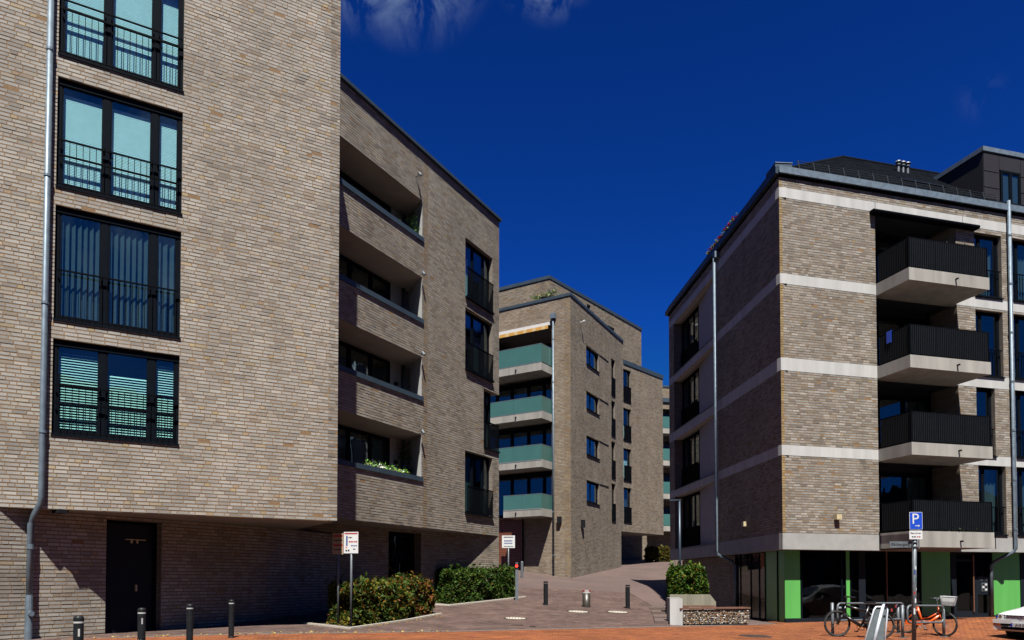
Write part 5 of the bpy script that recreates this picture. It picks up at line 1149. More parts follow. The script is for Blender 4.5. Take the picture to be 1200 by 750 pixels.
me = textmesh('P', .30, .001, M_WHITE, 'lettering'); o = inst('lettering', me, pp, (X0 - .015, -.0635, zc + .03), (R_(90), 0, 0), Vector((0, 0, 0)))
mb = MB(); mb.box(X0 - .02, X0 + .05, -.0645, -.0625, zc - .108, zc - .094); mb.add([(X0 + .045, -.0645, zc - .127), (X0 + .075, -.0645, zc - .101), (X0 + .045, -.0645, zc - .075), (X0 + .045, -.0625, zc - .127), (X0 + .075, -.0625, zc - .101), (X0 + .045, -.0625, zc - .075)], [(0, 1, 2), (5, 4, 3), (0, 3, 4, 1), (1, 4, 5, 2), (2, 5, 3, 0)]); mb.build('arrow', M_WHITE, pp)
p2_ = plate(.265, .175, .015, X0 - .005, zc - .285, -.052, -.058, M_WHITE, 'supplementary_plate', t)
me = textmesh('Bewohner', .052, .001, M_BLACK, 'lettering'); inst('lettering', me, p2_, (X0 - .005, -.0595, zc - .25), (R_(90), 0, 0), Vector((0, 0, 0)))
for (a, b, c, d, m) in words(-.09, .0, zc - .335, .022, 12, M_BLACK) + words(.01, .09, zc - .335, .022, 13, M_RED): mb = MB(); mb.box(X0 + a, X0 + b, -.060, -.0575, c, d); mb.build('print', m, p2_)
sn_ = plate(.44, .125, .008, X0 - .29, zc - .475, -.004, .006, M_GALV, 'street_name_plate', t); me = textmesh('Bäckergang', .082, .001, M_BLACK, 'lettering'); inst('lettering', me, sn_, (X0 - .29, -.0055, zc - .475), (R_(90), 0, 0), Vector((0, 0, 0)))
mb = MB(); mb.box(X0 - .07, X0 + .03, -.06, .06, zc - .44, zc - .42); mb.box(X0 - .07, X0 + .03, -.06, .06, zc - .53, zc - .51); mb.build('clamp', M_GALV, t)

# ------------------------------------------------------------------ manholes and drains
def manhole(label, x, y, r, m):
    t = thing('manhole_cover', label, 'manhole cover', (x, y, gz(x, y) + .004)); local()
    sx_, sy_ = (gz(x + .3, y) - gz(x - .3, y)) / .6, (gz(x, y + .3) - gz(x, y - .3)) / .6; n_ = Vector((-sx_, -sy_, 1)).normalized(); t.rotation_euler = Vector((0, 0, 1)).rotation_difference(n_).to_euler()
    mb = MB(); mb.lathe([(r, -.02), (r, .006), (r * .86, .008), (r * .86, .002)], seg=28); mb.build('frame', M_GRAT, t)
    mb = MB(); mb.lathe([(r * .85, -.01), (r * .85, .006), (r * .4, .009)], seg=28); mb.build('lid', m, t)
    mb = MB()
    for k in range(5): mb.box(-r * .5 + k * r * .25 - .012, -r * .5 + k * r * .25 + .012, -r * .3, r * .3, .010, .013)
    mb.build('lid_slots', M_GRAT, t, kind='stuff')
manhole('pale manhole cover in the alley left of centre, nearest the kerb', .11, 23.5, .37, M_MANH)
manhole('pale manhole cover in the alley just in front of the short steel bollard', 2.33, 26.5, .41, M_MANH)
manhole('pale manhole cover in the alley in front of the right slim bollard', 3.78, 26.9, .41, M_MANH)
manhole('dark manhole cover set in the orange paving', 6.1, 18.85, .40, M_GRAT)
for lab, x, y, w in (('long dark drain slot near the kerb', .14, 21.2, .17), ('short dark drain slot near the kerb', .57, 20.85, .09)):
    t = thing('drain', lab, 'drain', (x, y, gz(x, y) + .003)); local(); mb = MB(); mb.box(-w, w, -.10, .10, -.02, .006); mb.build('frame', M_GRAT, t); mb = MB()
    for k in range(6): u = -w + .03 + (2 * w - .06) * k / 5; mb.box(u - .008, u + .008, -.08, .08, .006, .011)
    mb.build('grating', M_RAIL, t, kind='stuff')
# dry leaves blown against kerb and hedge
mb = MB(); rs = np.random.RandomState(5)
for k in range(330):
    if k < 200: x = rs.uniform(-9, -1.5); y = float(kerbY(x)) + abs(rs.normal(0, .22)) - .05
    else: s_ = rs.rand(); x = -4.1 + 1.9 * s_ + rs.normal(.05, .10); y = 18.75 + 5.2 * s_ + rs.normal(0, .2)
    z = gz(x, y) + .012; a = rs.rand() * 6.28; l = rs.uniform(.02, .045); c = [(.32, .20, .05), (.25, .12, .03), (.40, .30, .09)][rs.randint(3)]; dx, dy = math.cos(a) * l, math.sin(a) * l
    mb.quad((x - dx, y - dy, z), (x + dy * .5, y - dx * .5, z + .012), (x + dx, y + dy, z + .004), (x - dy * .5, y + dx * .5, z), 0, c)
local(); o = mb.build('fallen_leaves', M_LEAF, None, 'dry yellow leaves scattered along the kerb', 'stuff'); o['category'] = 'leaves'

# ------------------------------------------------------------------ bench corner: concrete block, retaining wall, gabion bench
t = thing('concrete_block', 'pale upright concrete block at the kerb end of the bench wall', 'block', (4.92, 22.75, gz(4.92, 22.4))); local()
mb = MB(); bmx = [(-.17, -.12), (.19, -.22), (.27, .72), (-.08, .80)]; mb.prism(bmx, -.1, .80); mb.build('block', M_BAND, t)
mb = MB(); mb.prism([(p[0] * .99, p[1] * .99) for p in bmx], .802, .812); mb.build('block_top', M_CONC, t)
t = thing('retaining_wall', 'weathered concrete back wall below the bright green hedge', 'wall', (6.4, 25.95, 0)); local()
M_OLD = mat('weathered_concrete', (.26, .24, .18), .9, var=.28, scale=3, bump=.3, streak=True)
for a, b in ((-.95, -.36), (-.355, .27)): mb = MB(); mb.box(a, b, 0, .16, -.05, .82); mb.build('wall_section', M_OLD, t)
mb = MB(); mb.add([(.275, 0, -.05), (.64, 0, -.05), (.64, 0, .56), (.44, 0, .82), (.275, 0, .82), (.275, .16, -.05), (.64, .16, -.05), (.64, .16, .56), (.44, .16, .82), (.275, .16, .82)], [(0, 1, 2, 3, 4), (9, 8, 7, 6, 5), (1, 6, 7, 2), (2, 7, 8, 3), (3, 8, 9, 4), (0, 5, 6, 1), (4, 9, 5, 0)]); mb.build('wall_section', M_OLD, t)
t = thing('bench', 'low timber seat on concrete supports in front of the back wall', 'bench', (6.1, 25.0, 0)); local()
for k in range(3): mb = MB(); mb.box(-.66, .62, -.20 + k * .14, -.07 + k * .14, .43, .475); mb.build('seat_plank', M_BENCH, t)
for x0 in (-.42, .40): mb = MB(); mb.box(x0 - .16, x0 + .16, -.16, .18, -.03, .428); mb.build('support', M_BAND, t)
# gabion bench facing the street
ga, gb = Vector((5.13, 22.55, 0)), Vector((7.32, 23.16, 0)); gd = (gb - ga).normalized(); gL = (gb - ga).length; grz = math.atan2(gd.y, gd.x)
t = thing('gabion_bench', 'gabion bench of wired multicoloured stones with a dark timber seat', 'bench', (ga.x, ga.y, gz(ga.x, ga.y) - .01), grz); local()
for k in range(3): mb = MB(); mb.box(-.10, gL + .02, -.02 + k * .15, .12 + k * .15, .485, .53); mb.build('seat_plank', M_BENCH, t)
rs = np.random.RandomState(8); mb = MB(); pal_ = [((.42, .35, .27), 26), ((.36, .19, .08), 20), ((.16, .14, .13), 16), ((.55, .50, .44), 16), ((.34, .25, .15), 16), ((.22, .10, .05), 8)]
cs_ = [c for c, w in pal_]; ws_ = np.array([w for c, w in pal_], float); ws_ /= ws_.sum()
def stone(mb, c, r, tone):
    M = Matrix.Rotation(rs.rand() * 6.28, 3, Vector(rs.normal(0, 1, 3)).normalized()); sc = Vector((r * rs.uniform(.8, 1.5), r * rs.uniform(.7, 1.1), r * rs.uniform(.6, 1)))
    vs = []
    for v in [(1, 0, 0), (-1, 0, 0), (0, 1, 0), (0, -1, 0), (0, 0, 1), (0, 0, -1), (.62, .62, .55), (-.62, .6, .5), (.6, -.62, .55), (-.6, -.62, .55), (.6, .6, -.6), (-.62, .6, -.55), (.6, -.6, -.6), (-.6, -.6, -.55)]:
        q = M @ Vector((v[0] * sc.x, v[1] * sc.y, v[2] * sc.z)) * rs.uniform(.85, 1.12); vs.append((c[0] + q.x, c[1] + q.y, c[2] + q.z))
    T_ = [(4, 6, 7), (4, 7, 9), (4, 9, 8), (4, 8, 6), (5, 11, 10), (5, 13, 11), (5, 12, 13), (5, 10, 12), (0, 6, 8), (0, 8, 12), (0, 12, 10), (0, 10, 6), (1, 9, 7), (1, 13, 9), (1, 11, 13), (1, 7, 11), (2, 7, 6), (2, 11, 7), (2, 10, 11), (2, 6, 10), (3, 8, 9), (3, 12, 8), (3, 13, 12), (3, 9, 13)]
    mb.add(vs, T_, 0, tone)
for j in range(8):
    for k in range(40):
        for d_ in (0, 1):
            x = .03 + (gL - .06) * (k + .5 + rs.uniform(-.3, .3)) / 40; z = .03 + .42 * (j + .5 + rs.uniform(-.25, .25)) / 8; tn = np.array(cs_[rs.choice(6, p=ws_)]) * rs.uniform(.22, .62)
            stone(mb, (x, .04 + d_ * .06 + rs.uniform(-.012, .012), z), .034, tuple(tn))
for sx in (0, 1):
    for j in range(8):
        for k in range(7): stone(mb, (.02 if sx == 0 else gL - .02, .06 + .05 * k, .03 + .42 * (j + .5) / 8), .036, tuple(np.array(cs_[rs.choice(6, p=ws_)]) * rs.uniform(.22, .6)))
mb.build('stones', M_STONE, t, kind='stuff')
mb = MB(); mb.box(.03, gL - .03, .09, .40, 0, .46); mb.build('stone_core', M_GRAT, t)
mb = MB()
for k in range(23): x = gL * k / 22; mb.tube([(x, -.004, 0), (x, -.004, .47)], .0025, 4)
for k in range(6): z = .47 * k / 5; mb.tube([(0, -.004, z), (gL, -.004, z)], .0025, 4)
mb.build('wire_mesh', M_GALV, t, kind='stuff')
t = thing('paving_block', 'small grey concrete cube wedged between the upright block and the gabion bench', 'block', (5.16, 22.85, gz(5.16, 22.9))); local(); mb = MB(); mb.box(-.06, .08, -.1, .1, -.03, .24); mb.build('cube', M_CONC, t)

# ------------------------------------------------------------------ bicycle racks and bicycles
def rack(label, p0, p1, u0, u1, zr, group='bicycle racks'):
    a, b = Vector((p0[0], p0[1], gz(*p0))), Vector((p1[0], p1[1], gz(*p1))); d_ = (b - a); L = math.hypot(d_.x, d_.y); rz = math.atan2(d_.y, d_.x); sl = d_.z / L
    t = thing('bike_rack', label, 'bike rack', a, rz, group); local()
    for u in (0, L):
        mb = MB(); mb.tube([(u, 0, sl * u - .02), (u, 0, sl * u + .86)], .038, 12); mb.build('post', M_GALV, t, smooth=True)
        mb = MB(); mb.box(u - .08, u + .08, -.08, .08, sl * u - .01, sl * u + .012); mb.build('foot_plate', M_GALV, t)
    w, h, r = (u1 - u0), .45, .13; cz = .62 + zr; pts = [(u0 + w / 2 + x, -.06, cz + z + sl * (u0 + w / 2 + x)) for x, z in rrect(w, h, r, 6)]
    mb = MB(); mb.tube(pts, .026, 10, closed=True); mb.build('loop', M_GALV, t, smooth=True)
    return t
rack('long looped steel bike rack holding the black bicycle', (8.39, 19.7), (10.87, 21.18), .12, 3.05, 0)
rack('looped steel bike rack beside the orange bicycle with the basket', (10.25, 19.75), (11.85, 20.66), .12, 1.72, .0)
def wheel(parent, x, y0, R, steer=0, spokes=18):
    """wheel in the x-z plane at (x, y0, R), steered about the vertical"""
    c, s = math.cos(steer), math.sin(steer)
    def P(u, v, w): return (x + u * c - v * s, y0 + u * s + v * c, R + w)
    n = 30; mb = MB(); mb.tube([P(math.cos(2 * math.pi * k / n) * (R - .018), 0, math.sin(2 * math.pi * k / n) * (R - .018)) for k in range(n)], .029, 8, closed=True); wh = mb.build('wheel', M_TYRE, parent, smooth=True)
    mb = MB(); mb.tube([P(math.cos(2 * math.pi * k / n) * (R - .042), 0, math.sin(2 * math.pi * k / n) * (R - .042)) for k in range(n)], .010, 6, closed=True); mb.build('rim', M_BLACK, wh, smooth=True)
    mb = MB()
    for k in range(spokes): a = 2 * math.pi * k / spokes; mb.tube([P(0, .03 if k % 2 else -.03, 0), P(math.cos(a) * (R - .045), 0, math.sin(a) * (R - .045))], .0022, 4)
    mb.build('spokes', M_SPOKE, wh, kind='stuff'); mb = MB(); mb.tube([P(0, -.05, 0), P(0, .05, 0)], .022, 8); mb.build('hub', M_GALV, wh)
    return wh
def bicycle(label, rear, front, paint, step, steer, extras):
    a, b = Vector((rear[0], rear[1], gz(*rear))), Vector((front[0], front[1], gz(*front))); d_ = b - a; L = math.hypot(d_.x, d_.y); t = thing('bicycle', label, 'bicycle', a, math.atan2(d_.y, d_.x), 'parked bicycles'); local(); R = .335
    t.rotation_euler = (0, -math.atan2(d_.z, L), math.atan2(d_.y, d_.x))
    wheel(t, 0, 0, R); cs, sn = math.cos(steer), math.sin(steer); wheel(t, L, 0, R, steer)
    bb = (.44, 0, .29); st = (.30, 0, .74); hd0 = (L - .13, 0, .58); hd1 = (L - .19, 0, .80)
    mb = MB()
    if step: mb.tube([bb, (.62, 0, .36), hd0], .038, 8); mb.tube([(.40, 0, .42), (.62, 0, .50), (hd0[0] - .02, 0, hd0[2] + .08)], .022, 8)
    else: mb.tube([bb, hd0], .040, 8); mb.tube([(st[0], 0, st[2] - .06), hd1], .033, 8)
    mb.tube([bb, (.28, 0, .80)], .034, 8); mb.tube([hd0, hd1], .03, 8)
    for y in (-.045, .045): mb.tube([(0, y, R), (bb[0], y * .6, bb[2])], .018, 6); mb.tube([(0, y, R), (.31, y * .5, .70)], .016, 6)
    mb.build('frame', paint, t, smooth=True)
    mb = MB(); 
    for y in (-.05, .05): mb.tube([(L - y * sn, y * cs, R), (L - .07 - y * sn * .8, y * cs, .50), (L - .13, y * .5, .58)], .024, 6)
    mb.build('fork', paint, t, smooth=True)
    mb = MB(); mb.tube([(.285, 0, .78), (.265, 0, .88)], .013, 8); sp = mb.build('seat_post', M_GALV, t)
    mb = MB(); mb.add([(.13, -.085, .90), (.13, .085, .90), (.30, .045, .885), (.40, 0, .89), (.30, -.045, .885), (.13, -.085, .94), (.13, .085, .94), (.30, .045, .93), (.41, 0, .92), (.30, -.045, .93)], [(0, 1, 2, 3, 4), (9, 8, 7, 6, 5), (0, 5, 6, 1), (1, 6, 7, 2), (2, 7, 8, 3), (3, 8, 9, 4), (4, 9, 5, 0)]); mb.build('saddle', M_BLACK, t)
    mb = MB(); hx, hz = L - .22, 1.0; mb.tube([hd1, (hx, 0, hz)], .014, 8); mb.tube([(hx - .12, -.29, hz + .03), (hx + .02, -.2, hz + .04), (hx + .03, 0, hz), (hx + .02, .2, hz + .04), (hx - .12, .29, hz + .03)], .014, 8); mb.build('handlebar', M_BLACK if not step else M_GALV, t, smooth=True)
    for y in (-.29, .29): mb = MB(); mb.tube([(hx - .15, y * 1.03, hz + .03), (hx - .04, y * .9, hz + .032)], .019, 8); mb.build('grip', M_BLACK, t)
    mb = MB(); mb.tube([(bb[0] + .1 * math.cos(k * math.pi / 8), -.055, bb[2] + .1 * math.sin(k * math.pi / 8)) for k in range(16)], .008, 6, closed=True); mb.tube([(bb[0], -.05, bb[2]), (bb[0] + .10, -.07, bb[2] - .14)], .011, 6); mb.tube([(bb[0], .05, bb[2]), (bb[0] - .10, .07, bb[2] + .14)], .011, 6); mb.build('crank', M_GALV, t, kind='stuff')
    for x, y, z in ((bb[0] + .10, -.12, bb[2] - .14), (bb[0] - .10, .12, bb[2] + .14)): mb = MB(); mb.box(x - .045, x + .045, y - .05, y + .05, z - .012, z + .012); mb.build('pedal', M_BLACK, t)
    mb = MB(); mb.box(.02, .40, -.062, -.045, .255, .375); mb.build('chain_guard', paint if step else M_BLACK, t)
    for x, on in ((0, 1), (L, extras.get('front_guard', 1))):
        if not on: continue
        mb = MB(); n = 12; a0, a1 = (.15, 3.0) if x == 0 else (.35, 2.6); q = R + .028
        for k in range(n):
            th0, th1 = a0 + (a1 - a0) * k / n, a0 + (a1 - a0) * (k + 1) / n; pts = []
            for th in (th0, th1):
                for y in (-.028, .028):
                    u, v = q * math.cos(th), y; u2, v2 = (u * cs - v * sn, u * sn + v * cs) if x else (u, v); pts.append((x + u2, v2, R + q * math.sin(th)))
            mb.quad(pts[0], pts[1], pts[3], pts[2]); mb.quad(*[(p[0], p[1], p[2] + .004) for p in (pts[0], pts[2], pts[3], pts[1])])
        mb.build('mudguard', M_BLACK, t)
    mb = MB()
    for y in (-.06, .06): mb.tube([(-.22, y, .74), (.26, y, .74)], .007, 6); mb.tube([(0, y * .9, R), (-.05, y, .74)], .006, 6)
    for x in (-.22, -.1, .02, .14, .26): mb.tube([(x, -.06, .74), (x, .06, .74)], .006, 6)
    mb.build('rear_rack', M_BLACK, t, kind='stuff'); mb = MB(); mb.tube([(L - .09, 0, .74), (L - .02, 0, .735)], .04, 10); mb.build('headlight', M_GALV, t); mb = MB(); mb.box(-.27, -.235, -.035, .035, .70, .77); mb.build('tail_light', M_RED, t)
    if extras.get('basket'):
        bk = MB(); x0, z0 = L - .08, .86
        def ring(z, e): return [(x0 - e, -.15 - e, z), (x0 + .28 + e, -.15 - e, z), (x0 + .28 + e, .15 + e, z), (x0 - e, .15 + e, z)]
        for k in range(7): bk.tube(ring(z0 + .24 * k / 6, .045 * k / 6), .004 if k < 6 else .008, 4, closed=True)
        for k in range(14):
            f_ = k / 14
            for s_ in range(4):
                A_, B_ = ring(z0, 0), ring(z0 + .24, .045); p = Vector(A_[s_]).lerp(Vector(A_[(s_ + 1) % 4]), f_); q = Vector(B_[s_]).lerp(Vector(B_[(s_ + 1) % 4]), f_); bk.tube([p, q], .0035, 4)
        for k in range(8): x = x0 + .28 * k / 8; bk.tube([(x, -.15, z0), (x, .15, z0)], .0035, 4)
        b_ = bk.build('basket', M_BASKET, t, kind='stuff', label='pale wire front basket')
        mb = MB(); mb.prism([(x0 + .01, -.13), (x0 + .27, -.13), (x0 + .27, .13), (x0 + .01, .13)], z0 + .02, z0 + .19); mb.build('basket_liner', M_TOWN, t)
    return t
bicycle('black city bicycle leaning at the left bike rack', (9.36, 19.15), (8.38, 19.42), M_BIKE, False, .25, {'basket': False})
bicycle('orange step-through bicycle with a pale front basket', (11.12, 21.32), (11.90, 20.72), M_ORANGE, True, -.35, {'basket': True, 'front_guard': 0})
# slanted framed board in front of the racks
t = thing('display_board', 'slanted grey board with a bright metal frame and centre tube before the racks', 'board', (7.62, 15.75, gz(7.62, 15.75) - .02), R_(12)); local()
def LT(x, z, y=0): return (x * 1.3 + z * .30 - .08, y + z * .10, z * 1.06)
mb = MB(); 
for o_ in (0,): mb.box8([LT(-.19, .02, 0), LT(.17, .02, 0), LT(.17, .02, .02), LT(-.19, .02, .02), LT(-.10, .84, 0), LT(.115, .84, 0), LT(.115, .84, .02), LT(-.10, .84, .02)])
mb.build('panel', mat('board_grey', (.13, .16, .175), .5, var=.15), t)
mb = MB(); pts = [LT(-.215, .0, -.005), LT(-.12, .83, -.005), LT(-.09, .885, -.005), LT(.10, .885, -.005), LT(.135, .83, -.005), LT(.195, .0, -.005)]; mb.tube(pts, .017, 8); mb.build('frame', M_ALU, t, smooth=True)
mb = MB(); mb.tube([LT(-.055, -.02, -.03), LT(.025, .95, -.03)], .032, 12); mb.build('centre_tube', M_ALU, t, smooth=True)
mb = MB(); mb.box(-.24, .22, -.16, .16, -.01, .02); mb.build('foot', M_GALV, t)
mb = MB(); mb.tube([LT(.09, .7, -.012), LT(.09, .7, -.002)], .022, 10); mb.build('hole', M_BLACK, t)

# ------------------------------------------------------------------ parked white car
def car():
    F0 = Vector((13.72, 20.24)); ax = Vector((.94, .341)); zc = gz(13.3, 20.9) - .03
    t = thing('car', 'white hatchback parked facing left at the right edge, only its nose in view', 'car', (F0.x, F0.y, zc), math.atan2(ax.y, ax.x)); local()
    W = .83
    # cross sections along x (0 = nose): (x, half width, sill z, shoulder z, top z, top half width)
    secs = [(0.0, .72, .30, .52, .66, .66), (.06, .79, .22, .55, .70, .70), (.35, .83, .20, .62, .765, .72), (.8, .845, .20, .70, .83, .72), (1.15, .85, .20, .76, .90, .70), (1.75, .85, .20, .80, 1.36, .54), (2.3, .85, .20, .82, 1.42, .56), (3.1, .85, .20, .84, 1.38, .55), (3.75, .83, .22, .86, .98, .62), (3.98, .78, .30, .80, .88, .66)]
    vs = []; fs = []; m = 10
    for (x, hw, zs, zh, zt, tw) in secs: vs += [(x, -hw * .96, zs), (x, -hw, zs + .12), (x, -hw, zh), (x, -tw - (hw - tw) * .25, zt - (zt - zh) * .12), (x, -tw * .72, zt), (x, tw * .72, zt), (x, tw + (hw - tw) * .25, zt - (zt - zh) * .12), (x, hw, zh), (x, hw, zs + .12), (x, hw * .96, zs)]
    for i in range(len(secs) - 1):
        for k in range(m - 1): a = i * m + k; fs.append((a, a + 1, a + m + 1, a + m))
        fs.append((i * m + m - 1, i * m, i * m + m, i * m + m + m - 1))
    fs.append(tuple(range(m))); fs.append(tuple(reversed([(len(secs) - 1) * m + k for k in range(m)])))
    mb = MB(); mb.add(vs, fs); body = mb.build('body', M_CAR, t, smooth=False)
    bm = bmesh.new(); bm.from_mesh(body.data); bmesh.ops.recalc_face_normals(bm, faces=bm.faces); bm.to_mesh(body.data); bm.free()
    body.data.polygons.foreach_set('use_smooth', [True] * len(body.data.polygons)); mo = body.modifiers.new('bevel', 'BEVEL'); mo.width = .02; mo.segments = 2; mo.limit_method = 'ANGLE'; mo.angle_limit = R_(35)
    def slab(name, pts, dx, mt, par=t, lab=None):
        """panel on the nose: list of (y, z), x from front profile minus dx"""
        mb = MB(); n = len(pts); mb.add([(-dx + .04 * (abs(y) / .8) ** 2, y, z) for y, z in pts] + [(.12 + .05 * (abs(y) / .8) ** 2, y, z) for y, z in pts], [tuple(range(n)), tuple(reversed(range(n, 2 * n)))] + [(i, n + i, n + (i + 1) % n, (i + 1) % n) for i in range(n)])
        o = mb.build(name, mt, par, lab); bm = bmesh.new(); bm.from_mesh(o.data); bmesh.ops.recalc_face_normals(bm, faces=bm.faces); bm.to_mesh(o.data); bm.free(); return o
    gr_ = slab('grille', [(-.46, .56), (.46, .56), (.46, .665), (-.46, .665)], .012, M_FRAME)
    for k in range(3): slab('grille_bar', [(-.44, .58 + .03 * k), (.44, .58 + .03 * k), (.44, .587 + .03 * k), (-.44, .587 + .03 * k)], .018, M_RAIL, gr_)
    for s_ in (-1, 1):
        hl = slab('headlight', [(s_ * y, z) for y, z in ((.47, .555), (.76, .555), (.75, .67), (.47, .675))], .016, M_LAMPG)
        mb = MB(); mb.tube([(-.02, s_ * .60, .61), (-.028, s_ * .60, .61)], .05, 14); mb.build('lens', M_CHROME, hl); mb = MB(); mb.tube([(-.018, s_ * .695, .605), (-.026, s_ * .695, .605)], .03, 12); mb.build('lens', M_BLUE, hl)
        slab('indicator', [(s_ * y, z) for y, z in ((.60, .375), (.79, .375), (.79, .425), (.60, .425))], .062, mat('indicator', (.5, .10, .02), .3) if 'indicator' not in MATS else MATS['indicator'])
        slab('fog_recess', [(s_ * y, z) for y, z in ((.36, .37), (.57, .37), (.57, .43), (.36, .43))], .063, M_FRAME)
        mb = MB(); mb.tube([(1.55, s_ * .98, .92), (1.62, s_ * .98, .92)], .08, 10); mb.tube([(1.6, s_ * .84, .88), (1.6, s_ * .95, .91)], .03, 6); mb.build('mirror', M_CAR, t, smooth=True)
        for xw in (.78, 3.25):
            mb = MB(); mb.tube([(xw, s_ * .66, .29), (xw, s_ * .86, .29)], .295, 26); wh = mb.build('wheel', M_TYRE, t); mb = MB(); mb.tube([(xw, s_ * .70, .29), (xw, s_ * .868, .29)], .19, 20); mb.build('rim', M_GALV, wh)
        slab_side = MB(); slab_side.add([(1.25, s_ * .80, .93), (1.78, s_ * .60, 1.30), (3.05, s_ * .60, 1.32), (3.5, s_ * .76, .98)], [(0, 1, 2, 3)]); slab_side.build('side_window', M_DGLASS, t)
    slab('bumper', [(-.80, .43), (.80, .43), (.82, .54), (-.82, .54)], .07, M_CAR); slab('bumper_lower', [(-.80, .26), (.80, .26), (.81, .37), (-.81, .37)], .06, M_CAR); slab('air_intake', [(-.56, .275), (.56, .275), (.56, .345), (-.56, .345)], .066, M_FRAME); slab('bumper_strip', [(-.81, .37), (.81, .37), (.81, .428), (-.81, .428)], .058, M_FRAME)
    np_ = slab('number_plate', [(-.26, .35), (.26, .35), (.26, .46), (-.26, .46)], .078, M_WHITE); mb = MB(); mb.box(-.0805, -.078, .215, .258, .352, .458); mb.build('blue_strip', M_BLUE, np_)
    me = textmesh('KI R 31', .095, .001, M_FRAME, 'lettering'); o = bpy.data.objects.new('lettering', me); COL.objects.link(o); o.parent = np_; o.location = (-.080, -.015, .405); o.rotation_euler = (R_(90), 0, R_(-90)); o.scale = (.95, 1, 1)
    mb = MB(); mb.tube([(-.026 + .0, .056 * math.cos(2 * math.pi * k / 20), .61 + .056 * math.sin(2 * math.pi * k / 20)) for k in range(20)], .007, 6, closed=True)
    for pts in ([(-.036, .033), (-.012, -.046), (.0, -.016), (.012, -.046), (.036, .033)], [(-.018, .045), (.0, .008), (.018, .045)]): mb.tube([(-.026, y, .61 + z) for y, z in pts], .006, 6)
    mb.build('badge', M_CHROME, t, kind='stuff')
    mb = MB(); mb.add([(1.17, -.66, .925), (1.17, .66, .925), (1.76, .50, 1.36), (1.76, -.50, 1.36)], [(0, 1, 2, 3)]); mb.v = [(x - .02, y, z + .02) for x, y, z in mb.v]; mb.build('windscreen', M_DGLASS, t)
    mb = MB(); mb.tube([(1.12, -.5, .935), (1.30, .1, 1.06)], .012, 6); mb.build('wiper', M_FRAME, t); mb = MB(); mb.tube([(1.10, .0, .935), (1.28, .55, 1.06)], .012, 6); mb.build('wiper', M_FRAME, t)
    mb = MB(); mb.add([(.05, 0, .708), (.05, .004, .708), (1.15, .004, .915), (1.15, 0, .915)], [(0, 1, 2, 3)]); 
    return t
car()

# ------------------------------------------------------------------ plants on ledges
def leafy(parent, pts, n, r, cols, seed, size=.05, name='foliage'):
    rs = np.random.RandomState(seed); mb = MB()
    for c in pts:
        for k in range(n):
            d = rs.normal(0, r, 3); p = Vector(c) + Vector(d); a = Vector(rs.normal(0, 1, 3)).normalized() * size * rs.uniform(.6, 1.3); b = a.cross(Vector(rs.normal(0, 1, 3))).normalized() * size * .45
            mb.quad(p - a, p + b, p + a, p - b, 0, tuple(np.array(cols[rs.randint(len(cols))]) * rs.uniform(.7, 1.3)))
    return mb.build(name, M_LEAF, parent, kind='stuff')
GL = [(.04, .10, .02), (.07, .16, .03), (.10, .18, .04)]
def planter(label, W, u0, u1, z, o, cols, seed, n=30, hgt=.14, box=True, r=.07, size=.05, cat='planter'):
    q = W.pt((u0 + u1) / 2, z, o); t = thing('planter', label, cat, q)
    if box: mb = MB(); mb.wbox(W, u0, u1, z + .003, z + .13, o - .09, o + .09); mb.build('trough', M_BLACK, t)
    m = max(2, int((u1 - u0) / .13)); leafy(t, [W.pt(u0 + (u1 - u0) * (k + .5) / m, z + (.13 if box else 0) + hgt * .5, o) for k in range(m)], n, r, cols, seed, size); return t
cz = [LG[k][0] + .14 for k in range(4)]
planter('trough of pale and green plants on the lowest loggia ledge', F2, -8.2, -6.1, cz[3] - .12, -.28, GL + [(.45, .47, .40), (.12, .30, .03), (.3, .35, .05)], 81, 34)
planter('trough of small white and pink flowers on the top loggia ledge', F2, -8.5, -6.3, cz[0] - .16, -.28, GL + [(.6, .55, .5), (.35, .03, .03)], 82, 18, .08)
t = thing('pot_plant', 'tall leafy plant climbing by the end wall of the lowest loggia', 'plant', F2.pt(-5.25, LG[3][0] - .8, -.95)); 
mb = MB(); q = F2.pt(-5.25, LG[3][0] - .8, -.95); mb.lathe([(.12, 0), (.16, .3)], q, 12); mb.build('pot', M_BLACK, t); leafy(t, [F2.pt(-5.25 + .1 * math.sin(k * 2), LG[3][0] - .4 + .2 * k, -.95) for k in range(9)], 30, .12, [(.02, .05, .012), (.04, .08, .02)], 83, .06)
t = thing('pot_plant', 'bushy green plant at the end of the top loggia', 'plant', F2.pt(-5.5, LG[0][0] - .8, -.45)); mb = MB(); q = F2.pt(-5.4, LG[0][0] - .8, -.45); mb.lathe([(.12, 0), (.16, .3)], q, 12); mb.build('pot', M_BLACK, t); leafy(t, [F2.pt(-5.62 + .05 * math.sin(k * 2), LG[0][0] - .2 + .17 * k, -.35) for k in range(7)], 26, .10, GL, 84, .06)
planter('row of small red and cream flowers behind the topmost black railing', RW, 5.3, 6.3, 11.29 + .82, 1.22, [(.05, .09, .02), (.30, .02, .03), (.40, .36, .28), (.06, .11, .03)], 88, 14, .1, True, .045, .035)
planter('low tufts of dry plants along the lowest black railing', RW, 4.6, 6.5, 2.88, 1.28, [(.10, .11, .04), (.16, .13, .06), (.05, .08, .02)], 89, 10, .2, False, .05, .04)
t = thing('towel', 'small blue cloth hung over the railing corner of the second balcony from the top', 'towel', RW.pt(3.76, 9.3, .55)); mb = MB(); mb.wbox(RW, 3.735, 3.75, 9.12, 9.50, .42, .62); mb.wbox(RW, 3.735, 3.81, 9.50, 9.51, .42, .62); mb.build('cloth', M_BLUE, t)
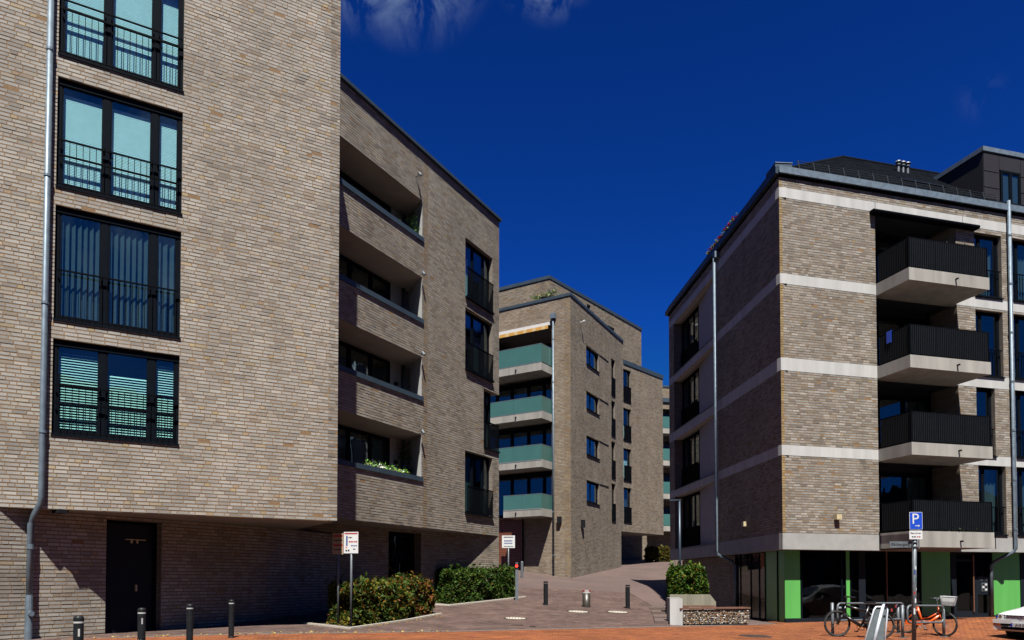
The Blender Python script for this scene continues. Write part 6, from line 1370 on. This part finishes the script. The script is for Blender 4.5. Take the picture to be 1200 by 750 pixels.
q = ML.pt(-1.9, TM + .17, -.35); t = thing('terrace_plant', 'green shrub peeping over the roof terrace edge', 'plant', q); mb = MB(); mb.lathe([(.2, 0), (.25, .2)], q, 12); mb.build('pot', M_BLACK, t); leafy(t, [(q[0] + .2 * i, q[1] - .125 * i, q[2] + .26 + .12 * (i % 2)) for i in range(-3, 4)], 26, .10, [(.05, .10, .02), (.12, .16, .05), (.03, .07, .02)], 85, .08)
t = thing('flower_box', 'row of red and cream geraniums along the alley eaves of the corner block', 'flower box', RL.pt(-5.5, 14.72, -.1)); mb = MB(); mb.wbox(RL, -7.2, -3.9, 14.72, 14.86, -.2, .0); mb.build('trough', M_BLACK, t)
leafy(t, [RL.pt(-7.2 + 3.3 * k / 19, 15.02 + .07 * math.sin(k * 1.7), -.06) for k in range(20)], 10, .06, [(.05, .10, .03)], 86, .05)
rs = np.random.RandomState(87)
for k in range(15):
    mb = MB(); c_ = RL.pt(-7.2 + 3.3 * k / 14 + rs.uniform(-.08, .08), 15.00 + rs.uniform(-.03, .06), -.03); red = rs.rand() < .62
    for j in range(12): d = Vector(rs.normal(0, .028, 3)); p = Vector(c_) + d; a = Vector(rs.normal(0, 1, 3)).normalized() * .045; b = a.cross(Vector((.3, .2, 1))).normalized() * .035; mb.quad(p - a, p + b, p + a, p - b, 0, (.22, .005, .010) if red else (.26, .22, .14))
    mb.build('flower', M_LEAF, t)

# ------------------------------------------------------------------ houses across the street (behind the camera: what the panes reflect)
for k, (x0, x1, yy0, hh, col) in enumerate(((-40, -22, -14, 11, (.16, .08, .06)), (-21.8, -6, -13, 13, (.20, .17, .13)), (-5.8, 9, -14, 11.5, (.17, .10, .07)), (9.2, 26, -13, 14, (.19, .17, .15)), (26.2, 44, -14, 12, (.16, .09, .06)), (44.2, 64, -13, 12.5, (.20, .18, .15)), (64.2, 84, -14, 11, (.16, .10, .08)), (84.2, 108, -13, 13, (.18, .15, .13)), (108.2, 140, -14, 12, (.15, .09, .07)))):
    t = thing('town_house', 'gabled town house across the street, %s' % ('red brick with a tall roof', 'sand rendered', 'brown brick', 'grey rendered with a high roof', 'dark red brick', 'cream rendered', 'low brown brick', 'pale grey brick', 'long red brown brick')[k], 'house', (x0, yy0, 0)); mm = mat('house_wall_%d' % k, col, .9)
    mb = MB(); mb.box(x0, x1, yy0 - 9, yy0, -.3, hh - 3); mb.build('wall', mm, t)
    mb = MB(); mb.add([(x0, yy0 + .3, hh - 3.002), (x1, yy0 + .3, hh - 3.002), (x1, yy0 - 9.3, hh - 3.002), (x0, yy0 - 9.3, hh - 3.002), (x0, yy0 - 4.5, hh + 1), (x1, yy0 - 4.5, hh + 1)], [(0, 1, 5, 4), (2, 3, 4, 5), (0, 4, 3), (1, 2, 5), (3, 2, 1, 0)]); mb.build('roof', M_SLATE, t)
    n = int((x1 - x0) / 3)
    for i in range(n):
        for j in range(int((hh - 3.5) / 2.9)):
            u = x0 + (x1 - x0) * (i + .5) / n; z = 1 + j * 2.9; mb = MB(); mb.box(u - .6, u + .6, yy0 + .001, yy0 + .06, z, z + 1.5); mb.build('window', M_BAND if False else M_FRAME, t)
